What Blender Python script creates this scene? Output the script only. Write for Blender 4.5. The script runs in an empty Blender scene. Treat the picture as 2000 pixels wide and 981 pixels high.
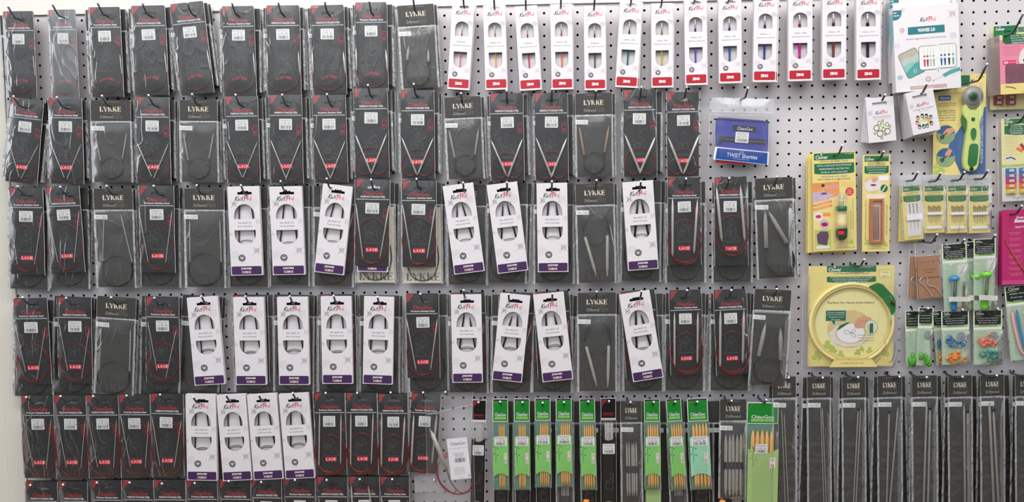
import bpy, math, random
from mathutils import Vector, Matrix, noise
from mathutils.geometry import tessellate_polygon

# ------------------------------------------------------------------ camera, world, lights
sc = bpy.context.scene
COL = sc.collection
sc.view_settings.view_transform = 'Standard'
sc.view_settings.look = 'None'
sc.view_settings.gamma = 1
sc.view_settings.use_curve_mapping = False
sc.view_settings.exposure = 0.12
sc.cycles.transparent_max_bounces = 24
sc.cycles.max_bounces = 6
sc.cycles.use_denoising = True

PITCH = 0.0254            # peg hole pitch
Z0 = 1.45                 # height of hole row 0 above the floor
F = 1600.0                # focal length in pixels of the 2000 px frame
R = ((0.9995818, 0.0157776, 0.0242324), (-0.0140818, 0.9975434, -0.0686225), (-0.0252555, 0.0682526, 0.9973484))
CP = (47.715577, -8.710116, -74.737236)      # camera in board pitches (right, down, into the wall)

def w3(u, v, w): return Vector((u * PITCH, w * PITCH, Z0 - v * PITCH))
CAM = w3(*CP)
def wdir(r): return Vector((r[0], r[2], -r[1]))
rx, ry, rz = wdir(R[0]), -wdir(R[1]), -wdir(R[2])
cd = bpy.data.cameras.new('camera'); cam = bpy.data.objects.new('camera', cd); COL.objects.link(cam)
cam.matrix_world = Matrix(((rx.x, ry.x, rz.x, CAM.x), (rx.y, ry.y, rz.y, CAM.y), (rx.z, ry.z, rz.z, CAM.z), (0, 0, 0, 1)))
cd.sensor_width = 36; cd.lens = 36 * F / 2000; cd.clip_start = 0.05
sc.camera = cam

def bp(x, y, d=0.0):
    """photo pixel -> (X, Z) of the point lying d metres in front of the board"""
    q = ((x - 1000) / F, (y - 490.5) / F, 1.0)
    dr = [sum(R[k][i] * q[k] for k in range(3)) for i in range(3)]
    s = (-d / PITCH - CP[2]) / dr[2]
    p = w3(CP[0] + s * dr[0], CP[1] + s * dr[1], -d / PITCH)
    return p

wd = bpy.data.worlds.new('world'); sc.world = wd; wd.use_nodes = True
wn = wd.node_tree; bg = wn.nodes['Background']
# shop interior behind the camera: brighter towards the ceiling
tc = wn.nodes.new('ShaderNodeTexCoord'); sx = wn.nodes.new('ShaderNodeSeparateXYZ'); cr = wn.nodes.new('ShaderNodeValToRGB')
mr = wn.nodes.new('ShaderNodeMapRange'); mr.inputs[1].default_value = -1; mr.inputs[2].default_value = 1
wn.links.new(tc.outputs['Generated'], sx.inputs[0]); wn.links.new(sx.outputs['Z'], mr.inputs[0]); wn.links.new(mr.outputs[0], cr.inputs[0])
wn.links.new(cr.outputs[0], bg.inputs[0])
e = cr.color_ramp.elements
# dark floor and counters below eye level, the daylit shop front just above it, a dimmer ceiling on top
e[0].position = 0.30; e[0].color = (0.08, 0.075, 0.07, 1); e[1].position = 0.90; e[1].color = (0.36, 0.36, 0.37, 1)
for p_, c_ in ((0.475, (0.14, 0.135, 0.13, 1)), (0.505, (0.66, 0.71, 0.76, 1)), (0.60, (0.80, 0.84, 0.87, 1)), (0.66, (0.46, 0.47, 0.48, 1))):
    q_ = e.new(p_); q_.color = c_
bg.inputs[1].default_value = 1.0

def area(name, loc, target, sx_, sy_, power, col):
    l = bpy.data.lights.new(name, 'AREA'); l.shape = 'RECTANGLE'; l.size = sx_; l.size_y = sy_; l.energy = power; l.color = col
    o = bpy.data.objects.new(name, l); COL.objects.link(o); o.location = loc
    o.rotation_euler = (Vector(target) - Vector(loc)).to_track_quat('-Z', 'Y').to_euler(); return o
MIDX = 48 * PITCH
area('ceiling_light', (MIDX + 0.1, -1.05, 3.05), (MIDX, -0.1, 1.6), 2.8, 0.5, 37, (1.0, 0.965, 0.94))
area('shop_window_light', (MIDX - 1.3, -3.5, 3.35), (MIDX - 0.3, 0, 1.6), 3.6, 1.5, 44, (0.86, 0.94, 1.0))

# ------------------------------------------------------------------ materials
def C(r, g, b):
    f = lambda c: (c / 255 / 12.92) if c / 255 <= 0.04045 else ((c / 255 + 0.055) / 1.055) ** 2.4
    return (f(r), f(g), f(b), 1)
MATS = {}
def mat(name, col, rough=0.5, metal=0.0, var=0.08, scale=90.0, bump=0.0, spec=0.5, stretch=None):
    m = bpy.data.materials.new(name); m.use_nodes = True; n = m.node_tree; b = n.nodes['Principled BSDF']
    tc = n.nodes.new('ShaderNodeTexCoord'); no = n.nodes.new('ShaderNodeTexNoise'); no.inputs['Scale'].default_value = scale
    no.inputs['Detail'].default_value = 3
    src = tc.outputs['Object']
    if stretch:
        mp = n.nodes.new('ShaderNodeMapping'); mp.inputs['Scale'].default_value = stretch
        n.links.new(src, mp.inputs[0]); src = mp.outputs[0]
    n.links.new(src, no.inputs['Vector'])
    mx = n.nodes.new('ShaderNodeMix'); mx.data_type = 'RGBA'
    mx.inputs[6].default_value = tuple(c * (1 - var) for c in col[:3]) + (1,)
    mx.inputs[7].default_value = tuple(min(1, c * (1 + var)) for c in col[:3]) + (1,)
    n.links.new(no.outputs['Fac'], mx.inputs[0]); n.links.new(mx.outputs[2], b.inputs['Base Color'])
    b.inputs['Roughness'].default_value = rough; b.inputs['Metallic'].default_value = metal
    b.inputs['Specular IOR Level'].default_value = spec
    if bump:
        bu = n.nodes.new('ShaderNodeBump'); bu.inputs['Strength'].default_value = bump; bu.inputs['Distance'].default_value = 0.002
        n.links.new(no.outputs['Fac'], bu.inputs['Height']); n.links.new(bu.outputs[0], b.inputs['Normal'])
    MATS[name] = m; return m

def film(name, haze, gloss, rough, tint=(0.97, 0.975, 0.98), strength=0.5, scale=16.0, hazecol=(0.8, 0.82, 0.84, 1), fres=0.8):
    """clear plastic: mostly transparent, a mirror-like sheen broken by soft folds and a few sharp creases"""
    m = bpy.data.materials.new(name); m.use_nodes = True; n = m.node_tree; n.nodes.clear()
    N = n.nodes.new; K = n.links.new
    out = N('ShaderNodeOutputMaterial'); tr = N('ShaderNodeBsdfTransparent'); gl = N('ShaderNodeBsdfGlossy'); di = N('ShaderNodeBsdfDiffuse'); tl = N('ShaderNodeBsdfTranslucent')
    di.inputs[0].default_value = hazecol; tl.inputs[0].default_value = hazecol; md = N('ShaderNodeMixShader'); md.inputs[0].default_value = 0.35
    K(di.outputs[0], md.inputs[1]); K(tl.outputs[0], md.inputs[2])
    tr.inputs[0].default_value = tint + (1,); gl.inputs['Roughness'].default_value = rough; gl.inputs[0].default_value = (1, 1, 1, 1)
    tc = N('ShaderNodeTexCoord'); oi = N('ShaderNodeObjectInfo'); ad = N('ShaderNodeVectorMath'); ad.operation = 'ADD'
    ml = N('ShaderNodeMath'); ml.operation = 'MULTIPLY'; ml.inputs[1].default_value = 2.3
    K(oi.outputs['Random'], ml.inputs[0]); K(tc.outputs['Object'], ad.inputs[0]); K(ml.outputs[0], ad.inputs[1])
    mp = N('ShaderNodeMapping'); mp.inputs['Scale'].default_value = (1.0, 1.0, 0.45); mp.inputs['Rotation'].default_value = (0, 0.3, 0); K(ad.outputs[0], mp.inputs[0])
    no = N('ShaderNodeTexNoise'); no.inputs['Scale'].default_value = scale; no.inputs['Detail'].default_value = 1.0; no.inputs['Distortion'].default_value = 0.8; K(mp.outputs[0], no.inputs['Vector'])
    n2 = N('ShaderNodeTexNoise'); n2.inputs['Scale'].default_value = scale * 1.5; n2.inputs['Detail'].default_value = 0.5; n2.inputs['Distortion'].default_value = 1.2; K(mp.outputs[0], n2.inputs['Vector'])
    sb = N('ShaderNodeMath'); sb.operation = 'SUBTRACT'; sb.inputs[1].default_value = 0.5; K(n2.outputs['Fac'], sb.inputs[0])
    ab = N('ShaderNodeMath'); ab.operation = 'ABSOLUTE'; K(sb.outputs[0], ab.inputs[0])
    mn = N('ShaderNodeMath'); mn.operation = 'MINIMUM'; mn.inputs[1].default_value = 0.045; K(ab.outputs[0], mn.inputs[0])      # a crease only along the zero line
    ma = N('ShaderNodeMath'); ma.operation = 'MULTIPLY_ADD'; ma.inputs[1].default_value = -2.2; K(mn.outputs[0], ma.inputs[0]); K(no.outputs['Fac'], ma.inputs[2])
    bu = N('ShaderNodeBump'); bu.inputs['Strength'].default_value = strength; bu.inputs['Distance'].default_value = 0.008; K(ma.outputs[0], bu.inputs['Height']); K(bu.outputs[0], gl.inputs['Normal'])
    lw = N('ShaderNodeFresnel'); lw.inputs['IOR'].default_value = 1.45; K(bu.outputs[0], lw.inputs['Normal'])
    mu = N('ShaderNodeMath'); mu.operation = 'MULTIPLY_ADD'; mu.inputs[1].default_value = fres; mu.inputs[2].default_value = gloss; mu.use_clamp = True; K(lw.outputs[0], mu.inputs[0])
    m1 = N('ShaderNodeMixShader'); m1.inputs[0].default_value = haze; K(tr.outputs[0], m1.inputs[1]); K(md.outputs[0], m1.inputs[2])
    m2 = N('ShaderNodeMixShader'); K(mu.outputs[0], m2.inputs[0]); K(m1.outputs[0], m2.inputs[1]); K(gl.outputs[0], m2.inputs[2]); K(m2.outputs[0], out.inputs[0])
    MATS[name] = m; return m

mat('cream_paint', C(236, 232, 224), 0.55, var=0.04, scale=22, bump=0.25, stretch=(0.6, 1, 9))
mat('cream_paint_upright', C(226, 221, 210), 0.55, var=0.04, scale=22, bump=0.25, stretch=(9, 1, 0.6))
mat('pegboard_paint', C(204, 199, 202), 0.42, var=0.025, scale=9)
mat('board_core', C(60, 52, 46), 0.9)
mat('cavity_shade', C(52, 48, 46), 0.9)  # shade behind the peg holes, put into the wall's colour
mat('floor_wood', C(150, 120, 90), 0.5, var=0.25, scale=6, stretch=(1, 12, 1))
mat('zinc', C(92, 94, 98), 0.3, 0.85, var=0.25, scale=300)
mat('zinc_tip_glint', C(235, 236, 238), 0.35, 0.0)  # light caught on the hook tips, painted as plain white
mat('charcoal', C(34, 33, 34), 0.5, var=0.08)
mat('charcoal_back', C(34, 32, 31), 0.7)
mat('red', C(196, 42, 52), 0.5)
mat('dark_red_check', C(150, 34, 42), 0.5)
mat('red_line', C(170, 40, 48), 0.5)
mat('lace_red', C(214, 30, 46), 0.45)
mat('white', C(236, 232, 236), 0.5, var=0.02)
mat('label_white', C(226, 226, 224), 0.55, var=0.02)
mat('ink', C(38, 36, 38), 0.6)
mat('ink_soft', C(110, 108, 110), 0.6)
mat('sketch', C(84, 85, 87), 0.6)
mat('sketch_light', C(204, 200, 205), 0.6)
mat('sketch_mid', C(166, 163, 168), 0.6)
mat('steel', C(216, 212, 208), 0.3, 0.5, var=0.05, scale=400)
mat('steel_dull', C(150, 146, 144), 0.35, 0.5)
mat('red_cable', C(132, 22, 32), 0.3)
mat('black_cable', C(30, 30, 31), 0.35)
mat('black_needle', C(34, 33, 35), 0.3)
mat('grey_header', C(58, 56, 53), 0.5)
mat('grey_sheet', C(44, 42, 38), 0.55, var=0.12, scale=30)
mat('grey_print', C(60, 57, 54), 0.55)
mat('logo_cream', C(212, 205, 186), 0.5)
mat('grey_text', C(150, 148, 142), 0.5)
mat('driftwood', C(152, 146, 138), 0.6, var=0.3, scale=60, stretch=(6, 6, 0.5))
mat('driftwood_brown', C(150, 124, 104), 0.6, var=0.25, scale=60, stretch=(6, 6, 0.5))
mat('beige_sheet', C(216, 206, 186), 0.6)
mat('box_white', C(224, 219, 223), 0.5, var=0.015)
mat('box_inner', C(218, 213, 216), 0.6, var=0.015)
mat('purple', C(66, 36, 84), 0.4, var=0.12)
mat('pink_print', C(232, 196, 190), 0.5)
mat('band_red', C(176, 20, 40), 0.4)
mat('logo_red', C(206, 32, 52), 0.5)
mat('teal', C(38, 116, 124), 0.45)
mat('teal_side', C(150, 190, 196), 0.5)
mat('clover_yellow', C(226, 208, 130), 0.5, var=0.05, scale=20)
mat('clover_pale', C(234, 224, 160), 0.5, var=0.04)
mat('clover_green', C(22, 104, 62), 0.45)
mat('clover_leaf', C(178, 190, 98), 0.5)
mat('dark_green', C(20, 66, 40), 0.4)
mat('black_green', C(22, 34, 26), 0.45)
mat('lime', C(160, 206, 110), 0.5)
mat('bright_lime', C(120, 214, 60), 0.35)
mat('mint_sheet', C(184, 206, 176), 0.55, var=0.08)
mat('bamboo', C(222, 172, 100), 0.5, var=0.14, scale=60, stretch=(6, 6, 0.6))
mat('cg_green', C(14, 128, 38), 0.4, var=0.18, scale=14)
mat('cg_sleeve', C(128, 198, 104), 0.5, var=0.1, scale=14)
mat('cg_sleeve_mint', C(150, 210, 176), 0.5, var=0.1, scale=14)
mat('cg_sleeve_olive', C(160, 188, 120), 0.5, var=0.1, scale=14)
mat('teal_sheet', C(90, 132, 112), 0.5, var=0.1)
mat('black_sleeve', C(10, 10, 11), 0.35)
mat('blue_pouch', C(52, 56, 150), 0.75, var=0.15, scale=400, bump=0.2)
mat('blue_card', C(24, 70, 150), 0.4, var=0.12, scale=14)
mat('black_fabric', C(34, 33, 36), 0.8)
mat('pouch_red', C(170, 24, 34), 0.6)
mat('orange_photo', C(226, 146, 84), 0.5, var=0.15, scale=60)
mat('photo_skin', C(214, 158, 130), 0.5, var=0.12)
mat('photo_mauve', C(196, 170, 196), 0.5, var=0.3, scale=120)
mat('photo_dark', C(96, 66, 92), 0.5, var=0.3, scale=120)
mat('photo_blue', C(56, 96, 140), 0.5, var=0.2, scale=40)
mat('photo_green', C(138, 164, 120), 0.5, var=0.2, scale=40)
mat('photo_sand', C(214, 190, 134), 0.5, var=0.15, scale=40)
mat('photo_white', C(222, 216, 210), 0.5, var=0.1)
mat('cutter_blue', C(66, 100, 150), 0.5, var=0.05)
mat('cutter_lime', C(204, 216, 124), 0.35, var=0.04)
mat('cutter_green', C(28, 112, 48), 0.35, var=0.12)
mat('blade', C(150, 148, 146), 0.45, 0.1, var=0.12, scale=300)
mat('clip_pink', C(226, 136, 160), 0.5)
mat('maroon', C(118, 76, 88), 0.35, var=0.25, scale=60)
mat('clip_red', C(160, 24, 50), 0.3)
mat('clip_blue', C(30, 120, 170), 0.3)
mat('clip_violet', C(100, 96, 160), 0.3)
mat('clip_magenta', C(206, 40, 100), 0.3)
mat('clip_orange', C(236, 120, 40), 0.3)
mat('clip_yellow', C(226, 196, 40), 0.3)
mat('magenta_card', C(184, 38, 104), 0.45, var=0.05)
mat('magenta_band', C(202, 70, 130), 0.45)
mat('copper', C(190, 116, 60), 0.35, 0.4)
mat('kraft', C(168, 118, 82), 0.8, var=0.1, scale=120)
mat('kraft_ink', C(90, 58, 40), 0.8)
mat('hoop_wood', C(236, 218, 146), 0.35, var=0.05)
mat('hoop_wood_dark', C(214, 196, 120), 0.4)  # darker yellow of the inner ring and the printed hoop
mat('gold', C(190, 140, 50), 0.3, 0.9)
mat('toy_blue', C(52, 140, 196), 0.35)
mat('toy_blue_dim', C(70, 120, 160), 0.4)
mat('toy_orange', C(240, 140, 40), 0.35)
mat('toy_coral', C(240, 116, 84), 0.35)
mat('toy_teal', C(24, 140, 124), 0.35)
mat('toy_green', C(84, 170, 44), 0.35)
mat('toy_pink', C(236, 170, 180), 0.35)
mat('copper_box', C(176, 110, 84), 0.4)
mat('pale_pink', C(222, 178, 156), 0.5)
mat('taupe', C(186, 158, 150), 0.5)
mat('wave_sand', C(180, 170, 150), 0.5); mat('wave_grey', C(176, 190, 186), 0.5)
mat('wave_mid', C(140, 184, 180), 0.5); mat('wave_teal', C(80, 156, 152), 0.5)
mat('case_cream', C(226, 228, 222), 0.5)
mat('case_edge', C(50, 76, 92), 0.5)
for nm, c in {'hook_pink': (236, 110, 160), 'hook_amber': (236, 176, 60), 'hook_crimson': (196, 40, 60), 'hook_coral': (240, 120, 90),
              'hook_graphite': (84, 86, 92), 'hook_teal': (20, 120, 120), 'hook_yellow': (206, 190, 40), 'hook_violet': (104, 84, 190),
              'hook_blue': (40, 100, 170), 'hook_navy': (50, 74, 150), 'hook_magenta': (206, 40, 150), 'hook_brown': (130, 66, 60),
              'hook_plum': (60, 34, 66), 'ring_olive': (110, 130, 40), 'ring_dark': (50, 70, 40), 'ring_lime': (180, 200, 60)}.items():
    mat(nm, C(*c), 0.3, 0.2)
film('clear_film', 0.012, 0.0, 0.24)
film('soft_film', 0.05, 0.005, 0.26, strength=0.55, scale=14)
film('bag_film', 0.16, 0.03, 0.26, strength=0.6, scale=14)
film('frosted_film', 0.42, 0.03, 0.3, strength=0.5, scale=14)
film('film_edge', 0.66, 0.08, 0.25, strength=0.8, scale=90, hazecol=(0.92, 0.93, 0.95, 1))
film('film_edge_dim', 0.36, 0.04, 0.25, strength=0.8, scale=90)
film('blister', 0.02, 0.012, 0.12, tint=(0.99, 0.99, 0.99), strength=0.15, scale=30, fres=0.25)
film('lime_tube', 0.5, 0.0, 0.15, tint=(0.8, 0.98, 0.7), hazecol=(0.35, 0.75, 0.18, 1), strength=0.2)
film('blue_tube', 0.5, 0.0, 0.15, tint=(0.75, 0.9, 0.99), hazecol=(0.1, 0.45, 0.75, 1), strength=0.2)
film('purple_film', 0.5, 0.05, 0.2, tint=(0.8, 0.74, 0.78), hazecol=(0.42, 0.38, 0.42, 1), strength=0.5)

# ------------------------------------------------------------------ mesh builder, units = photo pixels on the card
U = 0.00118
TXT = {}
def glyphs(s, shear=0.0, bold=0.0):
    k = (s, shear, bold)
    if k not in TXT:
        c = bpy.data.curves.new('t', 'FONT'); c.body = s; c.resolution_u = 2; c.shear = shear; c.offset = bold; c.fill_mode = 'FRONT'
        o = bpy.data.objects.new('t', c); m = bpy.data.meshes.new_from_object(o)
        vs = [(v.co.x, v.co.y) for v in m.vertices]; fs = [tuple(p.vertices) for p in m.polygons]
        bpy.data.objects.remove(o); bpy.data.curves.remove(c); bpy.data.meshes.remove(m)
        xs = [a[0] for a in vs] or [0]; ys = [a[1] for a in vs] or [0]
        TXT[k] = (vs, fs, min(xs), max(xs), min(ys), max(ys))
    return TXT[k]

class MB:
    def __init__(s): s.V = []; s.Fc = []; s.M = []; s.mats = []; s.S = []
    def mi(s, m):
        if m not in s.mats: s.mats.append(m)
        return s.mats.index(m)
    def add(s, vs, fs, m, smooth=False):
        b = len(s.V); i = s.mi(m)
        s.V += [(x * U, -d * U, -v * U) for x, v, d in vs]
        for f in fs: s.Fc.append(tuple(b + k for k in f)); s.M.append(i); s.S.append(smooth)
    def poly(s, pts, d, m): s.add([(x, v, d) for x, v in pts], [tuple(range(len(pts)))], m)
    def rect(s, x0, v0, x1, v1, d, m): s.poly([(x0, v0), (x1, v0), (x1, v1), (x0, v1)], d, m)
    def plate(s, outer, holes, df, db, m, side=None):
        loops = [outer] + holes
        tri = tessellate_polygon([[Vector((x, v, 0)) for x, v in l] for l in loops])
        flat = [p for l in loops for p in l]
        s.add([(x, v, df) for x, v in flat], tri, m); s.add([(x, v, db) for x, v in flat], tri, side or m)
        for l in loops:
            n = len(l)
            s.add([(x, v, df) for x, v in l] + [(x, v, db) for x, v in l], [(k, (k + 1) % n, n + (k + 1) % n, n + k) for k in range(n)], side or m)
    def box(s, x0, v0, x1, v1, d0, d1, m, side=None): s.plate([(x0, v0), (x1, v0), (x1, v1), (x0, v1)], [], max(d0, d1), min(d0, d1), m, side)
    def disc(s, cx, cv, rx_, rv, d, m, n=20): s.poly([(cx + rx_ * math.cos(2 * math.pi * k / n), cv + rv * math.sin(2 * math.pi * k / n)) for k in range(n)], d, m)
    def ring(s, cx, cv, r, w, d, m, n=20, q=1.0):
        a = [(math.cos(2 * math.pi * k / n), math.sin(2 * math.pi * k / n)) for k in range(n)]
        s.add([(cx + (r - w) * c, cv + (r - w) * q * t, d) for c, t in a] + [(cx + r * c, cv + r * q * t, d) for c, t in a],
              [(k, (k + 1) % n, n + (k + 1) % n, n + k) for k in range(n)], m)
    def line(s, pts, w, d, m):
        for i_, (a, b) in enumerate(zip(pts, pts[1:])):
            dx, dy = b[0] - a[0], b[1] - a[1]; L = math.hypot(dx, dy) or 1; nx, ny = -dy / L * w / 2, dx / L * w / 2
            ex, ey = dx / L * w * .25, dy / L * w * .25
            s.poly([(a[0] + nx - ex, a[1] + ny - ey), (b[0] + nx + ex, b[1] + ny + ey), (b[0] - nx + ex, b[1] - ny + ey), (a[0] - nx - ex, a[1] - ny - ey)], d + .015 * (i_ % 3), m)
    def text(s, t, cx, cv, w, h, d, m, shear=0.0, bold=0.0, ang=0.0):
        vs, fs, x0, x1, y0, y1 = glyphs(t, shear, bold)
        kx = w / max(x1 - x0, 1e-6); ky = h / max(y1 - y0, 1e-6); ca, sa = math.cos(ang), math.sin(ang)
        o = []
        for x, y in vs:
            X = (x - (x0 + x1) / 2) * kx; Y = -(y - (y0 + y1) / 2) * ky
            o.append((cx + X * ca - Y * sa, cv + X * sa + Y * ca, d))
        s.add(o, fs, m)
    def tube(s, pts, r, m, n=6, cap=True):
        P = [Vector(p) for p in pts]; vs = []; k = len(P)
        for i, p in enumerate(P):
            t = (P[min(i + 1, k - 1)] - P[max(i - 1, 0)]).normalized()
            a = t.cross(Vector((0, 0, 1)));
            if a.length < 0.05: a = t.cross(Vector((1, 0, 0)))
            a.normalize(); b = t.cross(a); rr = r[i] if isinstance(r, (list, tuple)) else r
            for q in range(n):
                th = 2 * math.pi * q / n; vs.append(tuple(p + a * (rr * math.cos(th)) + b * (rr * math.sin(th))))
        fs = [(i * n + q, i * n + (q + 1) % n, (i + 1) * n + (q + 1) % n, (i + 1) * n + q) for i in range(k - 1) for q in range(n)]
        if cap: fs += [tuple(range(n)), tuple((k - 1) * n + q for q in range(n))]
        s.add(vs, fs, m, True)
    def build(s, name):
        me = bpy.data.meshes.new(name); me.from_pydata(s.V, [], s.Fc)
        for m in s.mats: me.materials.append(MATS[m])
        me.polygons.foreach_set('material_index', s.M); me.polygons.foreach_set('use_smooth', s.S); me.update()
        return me

def rr(x0, v0, x1, v1, r, n=4):
    o = []
    for cx, cv, a in ((x1 - r, v0 + r, -90), (x1 - r, v1 - r, 0), (x0 + r, v1 - r, 90), (x0 + r, v0 + r, 180)):
        for k in range(n + 1):
            t = math.radians(a + 90 * k / n); o.append((cx + r * math.cos(t), cv + r * math.sin(t)))
    return o
def smooth(pts, k=5, closed=False):
    """Catmull-Rom through the points"""
    n = len(pts); o = []; rng = n if closed else n - 1
    for i in range(rng):
        g = lambda j: pts[j % n] if closed else pts[min(max(j, 0), n - 1)]
        p0, p1, p2, p3 = g(i - 1), g(i), g(i + 1), g(i + 2)
        for q in range(k):
            t = q / k
            o.append(tuple(0.5 * (2 * b + (c - a) * t + (2 * a - 5 * b + 4 * c - d) * t * t + (3 * b - a - 3 * c + d) * t ** 3) for a, b, c, d in zip(p0, p1, p2, p3)))
    o.append(pts[0] if closed else pts[-1]); return o
def ell(cx, cv, rx_, rv, d, a0=0, a1=360, n=24):
    return [(cx + rx_ * math.cos(math.radians(a0 + (a1 - a0) * k / n)), cv + rv * math.sin(math.radians(a0 + (a1 - a0) * k / n)), d) for k in range(n + 1)]

# ------------------------------------------------------------------ scene objects
def obj(name, me, parent=None):
    o = bpy.data.objects.new(name, me); COL.objects.link(o)
    if parent: o.parent = parent
    return o
def thing(name, label, cat, group=None, me=None):
    o = bpy.data.objects.new(name, me); COL.objects.link(o); o['label'] = label; o['category'] = cat
    if me is None: o.empty_display_size = 0.02
    if group: o['group'] = group
    return o
def place(o, t, b, d, H, w=None, W=None, yaw=0.0, T=0):
    """hang o with its top centre at photo pixel t and bottom centre at b, its face d px in front of the board"""
    D = (d + T) * U
    a, c = bp(t[0], t[1], D), bp(b[0], b[1], D); v = c - a
    th = math.atan2(-v.x, -v.z); sz = v.length / (H * U)
    sx_ = sz
    if w:
        l, r = bp(t[0] - w / 2, t[1], D), bp(t[0] + w / 2, t[1], D); sx_ = (r - l).length / (W * U)
    o.location = a; o.rotation_euler = (0, th, yaw); o.scale = (sx_, 1, sz)
    o.location.y = -d * U
    return o

def struct(o): o['kind'] = 'structure'; return o
# ------------------------------------------------------------------ the setting
CC = [[0.0264, 0.0654], [-0.5726, -0.021], [0.04, -0.1314], [-0.0833, -0.101], [-0.3021, 0.1652], [0.0695, -0.1009], [1.0323, 0.0559], [-0.0089, 0.3497], [0.6562, -0.2258]]
def hole(i, j):           # the board is a little uneven: its holes do not sit on a perfect grid
    a = i / 50 - .9; b = j / 25; B = (1, a, b, a * a, a * b, b * b, a ** 3, a * a * b, a ** 3 * b)
    return (i + sum(x * c[0] for x, c in zip(B, CC)), j + sum(x * c[1] for x, c in zip(B, CC)))
I0, I1, J0, J1 = 0, 95, -25, 22
bm_v, bm_f, bm_m, bm_s = [], [], [], []
HR, TH = 0.115 * PITCH, 0.0055
idx = {}
def corner(i, j):
    if (i, j) not in idx:
        u, v = hole(i - .5, j - .5)
        if i == I0: u = -0.36
        if j == J0: v = -25.62
        p = w3(u, v, 0); idx[i, j] = len(bm_v); bm_v.append(tuple(p))
    return idx[i, j]
NH = 12
for i in range(I0, I1):
    for j in range(J0, J1):
        u, v = hole(i, j); c = w3(u, v, 0)
        ring0 = []; ring1 = []
        for k in range(NH):
            t = math.radians(-135 + 30 * k)      # starts at the upper left, image sense
            x, z = c.x + HR * math.cos(t), c.z - HR * math.sin(t)
            ring0.append(len(bm_v)); bm_v.append((x, 0, z)); ring1.append(len(bm_v)); bm_v.append((x, TH, z))
        q = [corner(i, j), corner(i + 1, j), corner(i + 1, j + 1), corner(i, j + 1)]
        for s_ in range(4):
            a = s_ * 3
            bm_f.append((q[s_], q[(s_ + 1) % 4], ring0[(a + 3) % NH], ring0[(a + 2) % NH], ring0[(a + 1) % NH], ring0[a])); bm_m.append(0); bm_s.append(False)
        for k in range(NH):
            bm_f.append((ring0[k], ring0[(k + 1) % NH], ring1[(k + 1) % NH], ring1[k])); bm_m.append(1); bm_s.append(True)
me = bpy.data.meshes.new('pegboard'); me.from_pydata(bm_v, [], bm_f)
me.materials.append(MATS['pegboard_paint']); me.materials.append(MATS['board_core'])
me.polygons.foreach_set('material_index', bm_m); me.polygons.foreach_set('use_smooth', bm_s); me.update()
thing('pegboard', 'white painted pegboard sheet with rows of round holes fixed to the shop wall', 'pegboard', me=me)

def wbox(name, x0, x1, y0, y1, z0, z1, m, bev=0.0):
    v = [(x, y, z) for x in (x0, x1) for y in (y0, y1) for z in (z0, z1)]
    f = [(0, 1, 3, 2), (4, 6, 7, 5), (0, 4, 5, 1), (2, 3, 7, 6), (0, 2, 6, 4), (1, 5, 7, 3)]
    me = bpy.data.meshes.new(name); me.from_pydata(v, [], f); me.materials.append(MATS[m]); me.update()
    o = bpy.data.objects.new(name, me); COL.objects.link(o)
    if bev:
        b = o.modifiers.new('bevel', 'BEVEL'); b.width = bev; b.segments = 2
    return struct(o)
L = w3(-0.36, 0, 0).x; T = w3(0, -25.62, 0).z; RR = w3(*hole(I1 - .5, 0), 0).x
wbox('wall_back', L - 1.2, RR + .6, 0.024, 0.12, 0, 3.1, 'cavity_shade')
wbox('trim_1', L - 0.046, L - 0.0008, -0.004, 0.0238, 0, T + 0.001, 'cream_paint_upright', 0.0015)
wbox('trim_2', L - 0.046, RR + .6, -0.006, 0.0238, T + 0.0012, T + 0.13, 'cream_paint', 0.0015)
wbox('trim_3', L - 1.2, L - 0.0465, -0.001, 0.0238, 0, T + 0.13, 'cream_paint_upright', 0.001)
wbox('trim_4', L - 1.2, RR + .6, -0.001, 0.0238, T + 0.1305, 3.1, 'cream_paint')
wbox('floor', L - 1.2, RR + .6, -4.2, 0.12, -0.05, 0, 'floor_wood')

# ------------------------------------------------------------------ hooks
HOOK_GROUP = 'peg hooks of the needle wall'
def hook(tx, ty, label, Lm=0.088, rise=0.020, bend=0.022, rad=0.0021):
    tip = bp(tx, ty, Lm)
    X, Z = tip.x, tip.z - rise
    root = thing('peg_hook', label, 'hook', HOOK_GROUP); root.location = (X, 0, Z)
    mb = MB(); k = 1 / U
    pts = [(0, -3, -4.5), (0, -4, 1.2), (0, -2, 1.8), (0, 0, 2.2), (0, 0, 6), (0, 0, (Lm - bend - .004) * k), (0, -rise * k * .12, (Lm - bend + .003) * k), (0, -rise * k, Lm * k)]
    mb.tube(pts, rad * k, 'zinc', 8)
    obj('hook_wire', mb.build('hook_wire'), root)
    mt = MB(); a, b = Vector(pts[-2]), Vector(pts[-1]); n = (b - a).normalized()
    mt.tube([tuple(b - n * .3), tuple(b + n * .8), tuple(b + n * 1.5)], [rad * k * 1.12, rad * k * 1.12, rad * k * .55], 'zinc_tip_glint', 10)
    obj('hook_tip', mt.build('hook_tip'), root)
    return root

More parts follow.
